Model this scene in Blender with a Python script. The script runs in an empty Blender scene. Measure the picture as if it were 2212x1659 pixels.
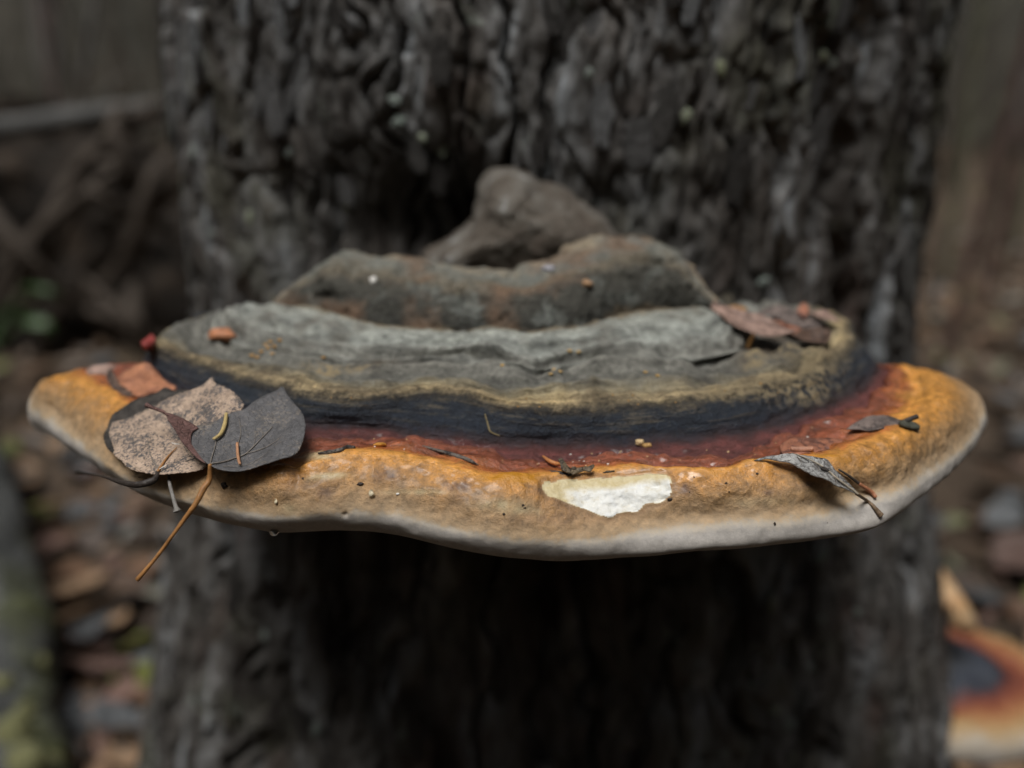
import bpy, math, random
import numpy as np
from mathutils import Vector, Matrix
from mathutils.bvhtree import BVHTree

random.seed(7)
scene = bpy.context.scene
C = scene.collection

# ------------------------------------------------------------------ camera
CAM = Vector((0.0, 0.0, 0.75))          # ground is z = 0
PITCH = math.radians(20.0)
FPX, PW, PH = 1900.0, 2212.0, 1659.0
cd = bpy.data.cameras.new('camera')
cd.sensor_width = 36.0
cd.lens = 36.0 * FPX / PW
cd.clip_start = 0.01
cd.clip_end = 500.0
cd.dof.use_dof = True
cd.dof.focus_distance = 0.197
cd.dof.aperture_fstop = 5.6
cam = bpy.data.objects.new('camera', cd)
C.objects.link(cam)
cam.location = CAM
cam.rotation_euler = (math.radians(90) - PITCH, 0, 0)
scene.camera = cam

# ------------------------------------------------------------------ sky, sun, exposure
SUN_EL, SUN_AZ = math.radians(68.0), math.radians(206.0)   # azimuth from +Y, clockwise
w = bpy.data.worlds.new('World')
scene.world = w
w.use_nodes = True
nt = w.node_tree
bg = nt.nodes['Background']
sky = nt.nodes.new('ShaderNodeTexSky')
sky.sky_type = 'NISHITA'
sky.sun_disc = False
sky.sun_elevation = SUN_EL
sky.sun_rotation = SUN_AZ
sky.air_density = 1.0
sky.dust_density = 6.0
sky.ozone_density = 1.0
hs = nt.nodes.new('ShaderNodeHueSaturation')
hs.inputs['Saturation'].default_value = 0.30      # overcast: the blue is veiled by cloud
nt.links.new(sky.outputs[0], hs.inputs['Color'])
nt.links.new(hs.outputs[0], bg.inputs[0])
bg.inputs[1].default_value = 0.05
sd = bpy.data.lights.new('sun', 'SUN')
sd.energy = 1.5
sd.angle = math.radians(26)
sd.color = (1.0, 0.97, 0.93)
sun = bpy.data.objects.new('sun', sd)
C.objects.link(sun)
sdir = Vector((math.sin(SUN_AZ) * math.cos(SUN_EL), math.cos(SUN_AZ) * math.cos(SUN_EL), math.sin(SUN_EL)))
sun.rotation_euler = sdir.to_track_quat('Z', 'Y').to_euler()
sun.location = sdir * 20
scene.view_settings.view_transform = 'Standard'
scene.view_settings.look = 'None'
scene.view_settings.gamma = 1.0
scene.view_settings.exposure = 0.78
scene.view_settings.use_curve_mapping = False
scene.cycles.use_denoising = True
try:
    scene.cycles.denoiser = 'OPENIMAGEDENOISE'
except Exception:
    pass
scene.cycles.max_bounces = 5
scene.cycles.transparent_max_bounces = 8
scene.cycles.caustics_reflective = False
scene.cycles.caustics_refractive = False

# ------------------------------------------------------------------ geometry helpers
cp, sp = math.cos(PITCH), math.sin(PITCH)
def ray(px, py):
    u = (px - PW / 2) / FPX
    v = (PH / 2 - py) / FPX
    return Vector((u, cp + v * sp, -sp + v * cp))
def at_z(px, py, z):            # z measured from the lens height
    d = ray(px, py)
    return CAM + d * (z / d.z)
def at_y(px, py, y):
    d = ray(px, py)
    return CAM + d * (y / d.y)
def to_px(P):
    Q = np.asarray(P, float) - np.array(CAM)
    dep = Q[..., 1] * cp - Q[..., 2] * sp
    up = Q[..., 1] * sp + Q[..., 2] * cp
    return PW / 2 + FPX * Q[..., 0] / dep, PH / 2 - FPX * up / dep

def _h(ix, iy, iz, s):
    n = (ix.astype(np.int64) * 374761393 + iy.astype(np.int64) * 668265263 + iz.astype(np.int64) * 1440662683 + s * 974634777) & 0xFFFFFFFF
    n = ((n ^ (n >> 13)) * 1274126177) & 0xFFFFFFFF
    n = ((n ^ (n >> 16)) * 2246822519) & 0xFFFFFFFF
    return ((n ^ (n >> 15)) & 0xFFFFFF) / float(0xFFFFFF)
def vnoise(P, s=0):
    P = np.asarray(P, float)
    i = np.floor(P).astype(np.int64)
    f = P - i
    f = f * f * f * (f * (f * 6 - 15) + 10)
    r = 0.0
    for a in (0, 1):
        for b in (0, 1):
            for c in (0, 1):
                wgt = (f[..., 0] if a else 1 - f[..., 0]) * (f[..., 1] if b else 1 - f[..., 1]) * (f[..., 2] if c else 1 - f[..., 2])
                r = r + wgt * _h(i[..., 0] + a, i[..., 1] + b, i[..., 2] + c, s)
    return r * 2 - 1
def fbm(P, octv=4, s=0, gain=0.5):
    P = np.asarray(P, float)
    r, a = 0.0, 1.0
    for k in range(octv):
        r = r + a * vnoise(P * (2.03 ** k) + 17.3 * k, s + k)
        a *= gain
    return r
def cells(P2, s=0):
    """F1, F2 and a random number of the nearest cell, 2D"""
    i = np.floor(P2).astype(np.int64)
    z = np.zeros_like(i[..., 0])
    f1 = np.full(z.shape, 9.0); f2 = np.full(z.shape, 9.0); idr = np.zeros(z.shape)
    for a in (-1, 0, 1):
        for b in (-1, 0, 1):
            cx, cy = i[..., 0] + a, i[..., 1] + b
            qx = cx + _h(cx, cy, z, s); qy = cy + _h(cx, cy, z, s + 5)
            d = np.hypot(qx - P2[..., 0], qy - P2[..., 1])
            rr = _h(cx, cy, z, s + 9)
            near = d < f1
            f2 = np.where(near, f1, np.minimum(f2, d))
            idr = np.where(near, rr, idr)
            f1 = np.where(near, d, f1)
    return f1, f2, idr
def sstep(a, b, x):
    t = np.clip((x - a) / (b - a), 0, 1)
    return t * t * (3 - 2 * t)

def np_mesh(name, V, F, attrs=None, smooth=True):
    """V (n,3), F list of arrays (m,3) or (m,4)"""
    me = bpy.data.meshes.new(name)
    V = np.ascontiguousarray(V, dtype=np.float32)
    if not isinstance(F, (list, tuple)):
        F = [F]
    loops = np.concatenate([f.reshape(-1) for f in F]).astype(np.int32)
    tot = np.concatenate([np.full(len(f), f.shape[1]) for f in F]).astype(np.int32)
    start = np.concatenate([[0], np.cumsum(tot)[:-1]]).astype(np.int32)
    me.vertices.add(len(V)); me.vertices.foreach_set('co', V.ravel())
    me.loops.add(len(loops)); me.loops.foreach_set('vertex_index', loops)
    me.polygons.add(len(tot)); me.polygons.foreach_set('loop_start', start)
    try:
        me.polygons.foreach_set('loop_total', tot)
    except Exception:
        pass
    me.update(calc_edges=True)
    me.validate()
    if smooth:
        me.polygons.foreach_set('use_smooth', np.ones(len(me.polygons), dtype=bool))
    for k, v in (attrs or {}).items():
        a = me.attributes.new(k, 'FLOAT', 'POINT')
        a.data.foreach_set('value', np.ascontiguousarray(v, dtype=np.float32))
    return me
def link(name, me, mat=None, parent=None, origin=None):
    o = bpy.data.objects.new(name, me)
    C.objects.link(o)
    if mat is not None and me is not None and not me.materials:
        me.materials.append(mat)
    if parent is not None:
        o.parent = parent
    return o
def obj(name, V, F, mat, parent=None, origin=None, attrs=None, smooth=True):
    """world-space vertices -> one mesh object, its origin at ORIGIN (or the parent's place)"""
    V = np.asarray(V, float)
    if parent is not None:
        og = np.array(parent.matrix_world.translation if parent.parent is None else parent['og'])
    else:
        og = np.array(origin if origin is not None else V.mean(0))
    o = link(name, np_mesh(name, V - og, F, attrs, smooth), mat, parent)
    if parent is None:
        o.location = og
    o['og'] = tuple(float(q) for q in og)
    made.append(o)
    return o
made = []
def empty(name, loc):
    o = bpy.data.objects.new(name, None)
    o.empty_display_size = 0.02
    C.objects.link(o)
    o.location = loc
    o.matrix_world = Matrix.Translation(Vector(loc))
    o['og'] = tuple(float(q) for q in loc)
    made.append(o)
    return o
def tag(o, label, cat, group=None):
    o['label'] = label; o['category'] = cat
    if group:
        o['group'] = group
    return o
def grid_faces(R, Cn, wrap=False):
    i = np.arange(R - 1)[:, None]; j = np.arange(Cn if wrap else Cn - 1)[None, :]
    j2 = (j + 1) % Cn
    return np.stack([i * Cn + j, i * Cn + j2, (i + 1) * Cn + j2, (i + 1) * Cn + j], -1).reshape(-1, 4)
def catmull(pts, n):
    """smooth path through pts, n samples"""
    P = np.array([tuple(p) for p in pts], float)
    Q = np.vstack([2 * P[0] - P[1], P, 2 * P[-1] - P[-2]])
    t = np.linspace(0, len(P) - 1 - 1e-9, n)
    k = t.astype(int); f = (t - k)[:, None]
    a, b, c, d = Q[k], Q[k + 1], Q[k + 2], Q[k + 3]
    return 0.5 * ((2 * b) + (c - a) * f + (2 * a - 5 * b + 4 * c - d) * f ** 2 + (3 * b - a - 3 * c + d) * f ** 3)
def tube_data(pts, radii, n=40, seg=8, rough=0.0, seed=0):
    P = catmull(pts, n)
    rad = np.interp(np.linspace(0, 1, n), np.linspace(0, 1, len(radii)), radii)
    T = np.gradient(P, axis=0); T /= np.linalg.norm(T, axis=1)[:, None] + 1e-12
    ref = np.array([0, 0, 1.0]) if abs(T[:, 2]).mean() < 0.8 else np.array([0, 1.0, 0])
    A = np.cross(T, ref); A /= np.linalg.norm(A, axis=1)[:, None] + 1e-12
    B = np.cross(T, A)
    th = np.linspace(0, 2 * np.pi, seg, endpoint=False)
    rr = rad[:, None] * np.ones(seg)[None, :]
    if rough:
        q = np.stack([np.arange(n)[:, None] * 0.35 + 0 * th[None, :], np.cos(th)[None, :] * 1.3 + 0 * rr, np.sin(th)[None, :] * 1.3 + 0 * rr], -1)
        rr = rr * (1 + rough * fbm(q, 3, seed))
    V = P[:, None, :] + rr[..., None] * (np.cos(th)[None, :, None] * A[:, None, :] + np.sin(th)[None, :, None] * B[:, None, :])
    V = np.concatenate([V.reshape(-1, 3), P[:1] - T[:1] * rad[0] * 0.4, P[-1:] + T[-1:] * rad[-1] * 0.4])
    F = grid_faces(n, seg, True)
    j = np.arange(seg); j2 = (j + 1) % seg
    c0, c1 = n * seg, n * seg + 1
    F3 = np.concatenate([np.stack([np.full(seg, c0), j2, j], -1), np.stack([np.full(seg, c1), (n - 1) * seg + j, (n - 1) * seg + j2], -1)])
    return V, [F, F3]

# ------------------------------------------------------------------ material helpers
class NB:
    def __init__(s, name):
        s.m = bpy.data.materials.new(name); s.m.use_nodes = True
        s.t = s.m.node_tree; s.p = s.t.nodes['Principled BSDF']
    def n(s, ty, **kw):
        q = s.t.nodes.new(ty)
        for k, v in kw.items():
            setattr(q, k, v)
        return q
    def L(s, a, b):
        s.t.links.new(a, b)
    def val(s, inp, v):
        if hasattr(v, 'is_linked'):
            s.L(v, inp)
        else:
            inp.default_value = v
    def co(s):
        if not hasattr(s, '_co'):
            s._co = s.n('ShaderNodeTexCoord').outputs['Object']
        return s._co
    def attr(s, k):
        q = s.n('ShaderNodeAttribute'); q.attribute_name = k
        return q.outputs['Fac']
    def scaled(s, sc, vec=None):
        q = s.n('ShaderNodeMapping'); q.inputs['Scale'].default_value = sc
        s.L(vec or s.co(), q.inputs['Vector'])
        return q.outputs[0]
    def noise(s, scale, detail=4, rough=0.55, vec=None, dist=0.0, out='Fac'):
        q = s.n('ShaderNodeTexNoise'); q.inputs['Scale'].default_value = scale
        q.inputs['Detail'].default_value = detail; q.inputs['Roughness'].default_value = rough
        q.inputs['Distortion'].default_value = dist
        s.L(vec or s.co(), q.inputs['Vector'])
        return q.outputs[out]
    def voro(s, scale, vec=None, feature='F1', out='Distance'):
        q = s.n('ShaderNodeTexVoronoi'); q.feature = feature
        q.inputs['Scale'].default_value = scale
        s.L(vec or s.co(), q.inputs['Vector'])
        return q.outputs[out]
    def math(s, op, a, b=0.0, c=None, clamp=False):
        q = s.n('ShaderNodeMath', operation=op, use_clamp=clamp)
        s.val(q.inputs[0], a); s.val(q.inputs[1], b)
        if c is not None:
            s.val(q.inputs[2], c)
        return q.outputs[0]
    def ramp(s, fac, stops, interp='LINEAR'):
        q = s.n('ShaderNodeValToRGB'); cr = q.color_ramp; cr.interpolation = interp
        while len(cr.elements) < len(stops):
            cr.elements.new(0.5)
        for e, (p, c) in zip(cr.elements, stops):
            e.position = p
            e.color = (c, c, c, 1) if isinstance(c, (int, float)) else (*c[:3], 1)
        s.L(fac, q.inputs[0])
        return q.outputs[0]
    def mix(s, fac, a, b, mode='MIX'):
        q = s.n('ShaderNodeMix', data_type='RGBA', blend_type=mode)
        s.val(q.inputs[0], fac)
        for k, v in ((6, a), (7, b)):
            if hasattr(v, 'is_linked'):
                s.L(v, q.inputs[k])
            else:
                q.inputs[k].default_value = (*v[:3], 1)
        return q.outputs[2]
    def bump(s, h, dist, strength=1.0, normal=None):
        q = s.n('ShaderNodeBump'); q.inputs['Distance'].default_value = dist
        s.val(q.inputs['Strength'], strength)
        s.L(h, q.inputs['Height'])
        if normal is not None:
            s.L(normal, q.inputs['Normal'])
        return q.outputs[0]
    def done(s, color=None, rough=0.7, normal=None, spec=0.4, coat=None, sss=0.0):
        if color is not None:
            s.val(s.p.inputs['Base Color'], color if hasattr(color, 'is_linked') else (*color[:3], 1))
        s.val(s.p.inputs['Roughness'], rough)
        s.val(s.p.inputs['Specular IOR Level'], spec)
        if normal is not None:
            s.L(normal, s.p.inputs['Normal'])
        if coat is not None:
            s.val(s.p.inputs['Coat Weight'], coat); s.p.inputs['Coat Roughness'].default_value = 0.18
        return s.m

# ================================================================== SETTING
def mat_ground():
    b = NB('forest_soil')
    c1 = b.ramp(b.noise(6, 6, 0.65), [(0.3, (0.022, 0.018, 0.014)), (0.5, (0.055, 0.042, 0.03)), (0.62, (0.10, 0.075, 0.05)), (0.75, (0.06, 0.065, 0.03))])
    c2 = b.ramp(b.noise(28, 6, 0.7, dist=1.0), [(0.1, (0.03, 0.024, 0.02)), (0.5, (0.09, 0.062, 0.042)), (0.9, (0.15, 0.12, 0.095))])
    col = b.mix(0.5, c1, c2)
    return b.done(col, 0.85, b.bump(b.noise(30, 5, 0.6), 0.02), 0.25)
def mat_hill():
    b = NB('far_forest_floor')
    c = b.ramp(b.noise(0.6, 8, 0.7), [(0.25, (0.022, 0.022, 0.018)), (0.5, (0.045, 0.043, 0.036)), (0.75, (0.075, 0.066, 0.052))])
    return b.done(c, 0.95, None, 0.1)

def terrain(x, y):
    """height of the forest floor"""
    d = np.hypot(x, y - 0.5)
    h = 0.05 * fbm(np.stack([x * 0.9, y * 0.9, 0 * x], -1), 3, 3) * sstep(0.2, 1.5, d)
    h = h + 0.03 * fbm(np.stack([x * 5, y * 5, 0 * x], -1), 2, 31)
    return h
gx = np.sign(np.linspace(-1, 1, 241)) * (np.abs(np.linspace(-1, 1, 241)) ** 2.4) * 14
gy = gx.copy() + 0.5
X, Y = np.meshgrid(gx, gy)
Z = terrain(X, Y)
g = obj('ground', np.stack([X, Y, Z], -1).reshape(-1, 3), grid_faces(241, 241), mat_ground(), origin=(0, 0, 0))
g['kind'] = 'structure'
# valley side closing the view all round, made steep to block low sky light
ra = np.linspace(0, 2 * np.pi, 160, endpoint=False); rr = np.concatenate([[9.5], np.linspace(11, 60, 24)])
RA, RR = np.meshgrid(ra, rr)
HZ = -0.25 + 0.85 * np.clip(RR - 10, 0, 60) * (1 + 0.25 * vnoise(np.stack([np.cos(RA) * 2, np.sin(RA) * 2, 0 * RA], -1), 4)) + 0.25 * fbm(np.stack([RR * np.cos(RA) * 0.4, RR * np.sin(RA) * 0.4, 0 * RA], -1), 3, 8)
hill = obj('hillside', np.stack([RR * np.cos(RA), RR * np.sin(RA), HZ], -1).reshape(-1, 3), grid_faces(len(rr), 160, True), mat_hill(), origin=(0, 0, 0))
hill['kind'] = 'structure'

# ------------------------------------------------------------------ the tree
TX, TY, TR = 0.022, 0.540, 0.206
def trunk_axis(z):
    return TX + 0.0 * z, TY + 0.0 * z
def trunk_R(th, z):
    """smooth trunk radius; th = 0 faces the camera, positive to the right"""
    base = TR + 0.055 * sstep(0.66, 0.32, z) + 0.03 * sstep(0.4, 0.1, z) + 0.10 * np.exp(-np.clip(z, -0.1, 9) / 0.13)
    lob = 1 + 0.018 * np.cos(3 * th + 0.6) + 0.012 * np.cos(5 * th - 1.0) + 0.10 * np.exp(-np.clip(z, -0.1, 9) / 0.14) * np.cos(5 * th + 0.4)
    return base * lob
def bark(th, z):
    s = th * TR
    P = np.stack([s * 1.0, z * 1.0, 0 * s], -1)
    wx = 0.006 * fbm(P * 45, 3, 11); wz = 0.02 * fbm(P * 18, 3, 15)
    n1 = fbm(np.stack([(s + wx) * 60, z * 7.0, 0 * s], -1), 3, 21)
    n2 = fbm(np.stack([(s + wx * .7) * 140, z * 15, 0 * s + 7], -1), 3, 25)
    fur1 = 1 - np.exp(-(n1 / 0.17) ** 2); fur2 = 1 - np.exp(-(n2 / 0.16) ** 2)
    f1, f2, idr = cells(np.stack([(s + wx) * 62, (z + wz) * 24], -1), 2)
    crack = sstep(0.0, 0.10, f2 - f1)
    h = 0.0088 * fur1 + 0.0036 * fur2 + 0.0022 * crack + 0.0032 * idr * fur1 + 0.0012 * fbm(P * np.array([300, 120, 1]), 3, 41)
    return h - 0.012
NT, NZ = 820, 640
th = np.concatenate([np.linspace(-1.75, 1.75, 700), np.linspace(1.75, 2 * np.pi - 1.75, 122)[1:-1]])
zz = np.linspace(-0.03, 1.02, NZ)
TH, ZZ = np.meshgrid(th, zz)
# deep rotten hollow just above the bracket, beside its knob, and the shaded seat of the bracket
def hollow(th, z):
    def gs(t0, z0, st, sz):
        return np.exp(-((th - t0) / st) ** 2 - ((z - z0) / sz) ** 2)
    return 0.034 * gs(-0.27, 0.684, 0.17, 0.030)
def trunk_point(th, z, out=0.0):
    th = np.asarray(th, float); z = np.asarray(z, float)
    r = trunk_R(th, z) + bark(np.where(th > np.pi, th - 2 * np.pi, th), z) - hollow(np.where(th > np.pi, th - 2 * np.pi, th), z) + out
    return np.stack([TX + r * np.sin(th), TY - r * np.cos(th), z], -1)
VT = trunk_point(TH, ZZ)
def mat_bark():
    b = NB('grey_bark')
    stretched = b.scaled((1, 1, 0.26))
    v = b.voro(70, stretched, out='Color')
    base = b.ramp(b.noise(46, 5, 0.6, stretched), [(0.3, (0.020, 0.016, 0.013)), (0.45, (0.068, 0.062, 0.056)), (0.57, (0.145, 0.143, 0.140)), (0.70, (0.33, 0.35, 0.365))])
    tint = b.ramp(v, [(0.0, (0.75, 0.70, 0.66)), (0.5, (1.0, 1.0, 1.0)), (1.0, (1.15, 1.2, 1.25))])
    col = b.mix(1.0, base, tint, 'MULTIPLY')
    red = b.ramp(b.noise(20, 3, 0.5), [(0.58, 0.0), (0.72, 0.55)])
    col = b.mix(red, col, (0.075, 0.045, 0.036))
    lich = b.ramp(b.noise(55, 5, 0.7, dist=0.6), [(0.63, 0.0), (0.70, 0.75)])
    col = b.mix(lich, col, (0.20, 0.23, 0.20))
    alg = b.ramp(b.noise(12, 4, 0.6), [(0.52, 0.0), (0.7, 0.5)])
    col = b.mix(alg, col, (0.085, 0.09, 0.05))
    nrm = b.bump(b.noise(260, 5, 0.7, stretched), 0.0025)
    return b.done(col, 0.8, nrm, 0.3)
M_BARK = mat_bark()
tree = empty('old_tree', (TX, TY, 0.0))
tag(tree, 'thick old tree with deeply furrowed flaking grey bark carrying the brackets', 'tree')
trunk = obj('trunk', VT.reshape(-1, 3), grid_faces(NZ, len(th), True), M_BARK, tree)
zu = np.linspace(1.0, 7.0, 60); tu = np.linspace(-np.pi, np.pi, 96, endpoint=False)
TU, ZU = np.meshgrid(tu, zu)
RU = trunk_R(TU, 0 * ZU + 1.0) * (1 - 0.07 * (ZU - 1)) - 0.002
VU = np.stack([TX + RU * np.sin(TU), TY - RU * np.cos(TU), ZU], -1)
VU += 0.006 * fbm(VU * np.array([30, 30, 9.0]), 3, 5)[..., None] * np.stack([np.sin(TU), -np.cos(TU), 0 * TU], -1)
obj('upper_trunk', VU.reshape(-1, 3), grid_faces(60, 96, True), M_BARK, tree)

# bark flakes: each a bent plate of its own, hooked on by its upper edge
def flake_mesh(k):
    rs = np.random.RandomState(k)
    n = 7
    u, v = np.meshgrid(np.linspace(-1, 1, n), np.linspace(-1, 1, n))
    wdt = 0.5 * (1 - 0.35 * np.abs(v) ** 2 + 0.18 * vnoise(np.stack([v * 2, v * 0 + k, u * 0], -1), 5))
    x = u * wdt + 0.10 * vnoise(np.stack([u * 2, v * 2, 0 * u + k], -1), 6)
    z = v * 0.5 + 0.10 * vnoise(np.stack([u * 2.3, v * 1.1, 0 * u + k + 9], -1), 7)
    y = -0.10 * (1 - u ** 2) - 0.11 * np.clip(-v, 0, 1) ** 1.5 + 0.06 * vnoise(np.stack([u * 1.8, v * 1.8, 0 * u + k], -1), 8)
    top = np.stack([x, y, z], -1).reshape(-1, 3); bot = top + np.array([0, 0.16, 0]) * 1.0
    F = grid_faces(n, n)
    m = n * n
    edge = [i for i in range(n)] + [n * i + n - 1 for i in range(1, n)] + [n * (n - 1) + i for i in range(n - 2, -1, -1)] + [n * i for i in range(n - 2, 0, -1)]
    e = np.array(edge); e2 = np.roll(e, -1)
    FF = np.concatenate([F, F[:, ::-1] + m, np.stack([e, e + m, e2 + m, e2], -1)])
    me = np_mesh('bark_flake', np.concatenate([top, bot]), FF)
    me.materials.append(M_BARK_FLAKE)
    return me
def mat_flake():
    b = NB('bark_flake')
    rnd = b.n('ShaderNodeObjectInfo').outputs['Random']
    tone = b.ramp(rnd, [(0.0, (0.04, 0.034, 0.030)), (0.35, (0.11, 0.104, 0.098)), (0.7, (0.24, 0.242, 0.245)), (0.93, (0.41, 0.435, 0.455)), (1.0, (0.20, 0.22, 0.15))])
    q = b.n('ShaderNodeTexCoord').outputs['Object']
    col = b.mix(1.0, tone, b.ramp(b.noise(3.2, 5, 0.7, q), [(0.25, 0.45), (0.5, 1.0), (0.75, 1.5)]), 'MULTIPLY')
    return b.done(col, 0.8, b.bump(b.noise(6, 5, 0.7, q), 0.06), 0.3)
M_BARK_FLAKE = mat_flake()
flakes = [flake_mesh(k) for k in range(8)]
rs = np.random.RandomState(12)
nfl = 0
tries = 0
while nfl < 285 and tries < 5000:
    tries += 1
    t = rs.uniform(-1.5, 1.5); z = rs.uniform(0.40, 0.83)
    if z < 0.60 and rs.rand() < 0.45:
        continue
    if 0.60 < z < 0.70 and abs(t) < 0.8:
        continue
    p = trunk_point(t, z)
    ppx, ppy = to_px(p)
    if not (-50 < ppx < 2262 and -60 < ppy < 1720):
        continue
    s = rs.uniform(0.004, 0.010)
    o = bpy.data.objects.new('bark_flake', flakes[nfl % 8])
    C.objects.link(o)
    o.parent = tree
    outp = np.array([math.sin(t), -math.cos(t), 0])
    r0 = p + outp * 0.0015
    o.location = Vector(r0) - Vector((TX, TY, 0))
    o.rotation_euler = (rs.uniform(-0.22, 0.10), rs.uniform(-0.25, 0.25), t + rs.uniform(-0.25, 0.25))
    o.scale = (s, s * rs.uniform(0.3, 0.55), s * rs.uniform(1.6, 3.8))
    nfl += 1

# pale lichen rosettes on the bark
def mat_lichen():
    b = NB('lichen')
    rnd = b.n('ShaderNodeObjectInfo').outputs['Random']
    tone = b.ramp(rnd, [(0.0, (0.17, 0.20, 0.18)), (0.5, (0.24, 0.27, 0.25)), (0.8, (0.24, 0.26, 0.16)), (1.0, (0.32, 0.37, 0.35))])
    return b.done(b.mix(1.0, tone, b.ramp(b.noise(3, 4), [(0.3, 0.6), (0.6, 1.0)]), 'MULTIPLY'), 0.9, None, 0.1)
M_LICH = mat_lichen()
def lichen_mesh(k):
    n, m = 26, 6
    a = np.linspace(0, 2 * np.pi, n, endpoint=False)
    rad = 1 + 0.35 * vnoise(np.stack([np.cos(a) * 1.8 + k * 3.1, np.sin(a) * 1.8, 0 * a], -1), 4) + 0.12 * np.cos(7 * a + k)
    V = []
    for q in np.linspace(0.15, 1, m):
        V.append(np.stack([q * rad * np.cos(a), -0.10 * (1 - q ** 2) - 0.05 * vnoise(np.stack([q * rad * np.cos(a) * 3, q * rad * np.sin(a) * 3, 0 * a + k], -1), 3) , q * rad * np.sin(a)], -1))
    V.append(np.stack([1.0 * rad * np.cos(a), 0 * a + 0.2, 1.0 * rad * np.sin(a)], -1))
    V = np.concatenate(V + [np.array([[0, -0.12, 0]])])
    F = grid_faces(m + 1, n, True)
    j = np.arange(n)
    F3 = np.stack([np.full(n, len(V) - 1), (j + 1) % n, j], -1)
    me = np_mesh('lichen', V, [F, F3]); me.materials.append(M_LICH)
    return me
lich = [lichen_mesh(k) for k in range(5)]
def px_to_trunk(px, py):
    d = ray(px, py)
    A = d.x ** 2 + d.y ** 2
    ox, oy = CAM.x - TX, CAM.y - TY
    R = TR + 0.004
    for _ in range(3):
        B = ox * d.x + oy * d.y
        D = B * B - A * (ox * ox + oy * oy - R * R)
        if D < 0:
            return None
        s = (-B - math.sqrt(D)) / A
        p = CAM + d * s
        t = math.atan2(p.x - TX, TY - p.y)
        R = float(trunk_R(np.array(t), np.array(p.z))) + 0.003
    return t, p.z
spots = [(460, 505, 20, .6), (458, 557, 28, .45), (1640, 605, 22, .7), (852, 215, 20, .8), (858, 262, 20, .9), (940, 325, 18, 1.2), (905, 300, 14, .9), (1830, 135, 30, .7), (1790, 120, 20, .8),
         (1770, 1200, 22, 1.6), (1865, 1375, 24, 1.5), (1842, 1320, 16, 1.2), (1885, 1500, 30, 1.4), (1760, 1330, 15, 1.5), (1742, 1440, 18, 1), (1700, 1560, 20, 1), (1676, 1535, 16, 1), (1930, 1440, 25, 1.6), (1990, 1335, 26, 1.2), (1945, 1330, 18, 1.2), (1900, 1410, 22, 1.5),
         (1620, 1480, 12, 1), (1560, 1620, 14, 1), (1290, 440, 9, 1), (1960, 1560, 18, 2), (1660, 1300, 14, 2.4), (545, 470, 12, 2), (620, 330, 12, 1.5), (720, 445, 12, 2), (430, 330, 14, 2), (1480, 250, 16, 1.2), (1560, 150, 14, 1.6), (1270, 160, 12, 1.5), (820, 1400, 11, 1.5), (560, 1380, 14, 2), (700, 1560, 14, 2)]
for k, (lx, ly, sz, asp) in enumerate(spots):
    q = px_to_trunk(lx, ly)
    if q is None:
        continue
    t, z = q
    p = trunk_point(t, z)
    o = bpy.data.objects.new('lichen', lich[k % 5]); C.objects.link(o); o.parent = tree
    o.location = Vector(p + np.array([math.sin(t), -math.cos(t), 0]) * 0.002) - Vector((TX, TY, 0))
    s = sz / FPX * 0.40 * 0.6
    o.rotation_euler = (random.uniform(-.3, .1), random.uniform(-.4, .4), t)
    o.scale = (s, 0.004, s * asp)

# ================================================================== THE BRACKET
BC = np.array([0.0, 0.33])            # axis of the growth rings in plan
def und(px):                          # the lip's own up and down
    return np.interp(px, [60, 300, 560, 760, 930, 1230, 1500, 1750, 2125], [0.0, 0.0, 0.0015, 0.003, 0.001, -0.003, -0.0005, 0.0, 0.0015])
def ring_pts(lst, z=None, k=1.0, back=()):
    out = []
    for q in lst:
        if len(q) == 3 and q[2] > 0:
            p = at_y(q[0], q[1], q[2])
        else:
            zz_ = (q[2] if len(q) == 3 else z) + k * float(und(q[0]))
            p = at_z(q[0], q[1], zz_)
        out.append((p.x, p.y, p.z))
    for (x, y, zr) in back:
        out.append((x, y, CAM.z + zr))
    return np.array(out)
AZ = np.radians(np.concatenate([np.linspace(-98, 98, 1050), np.linspace(98, 262, 90)[1:-1]]))
AU = np.radians(np.arange(-180, 180, 0.25))
def polar(P, sig=1.0, rb=0.13, wide=100):
    a = np.arctan2(P[:, 0] - BC[0], -(P[:, 1] - BC[1])); r = np.hypot(P[:, 0] - BC[0], P[:, 1] - BC[1]); z = P[:, 2]
    zl, zr_ = z[np.argmin(a)], z[np.argmax(a)]
    a = np.concatenate([a, np.radians([-180, -140, 140])]); r = np.concatenate([r, [rb, rb, rb]]); z = np.concatenate([z, [(zl + zr_) / 2, zl, zr_]])
    i = np.argsort(a)
    a, r, z = a[i], r[i], z[i]
    R = np.interp(AU, a, r, period=2 * np.pi); Zr = np.interp(AU, a, z, period=2 * np.pi)
    n = int(sig * 4 * 4); kk = np.exp(-0.5 * (np.arange(-n, n + 1) / (sig * 4)) ** 2); kk /= kk.sum()
    sm = lambda v: np.convolve(np.concatenate([v[-n:], v, v[:n]]), kk, 'valid')
    R, Zr = sm(R), sm(Zr)
    return np.interp(AZ, AU, R, period=2 * np.pi), np.interp(AZ, AU, Zr, period=2 * np.pi)

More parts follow.
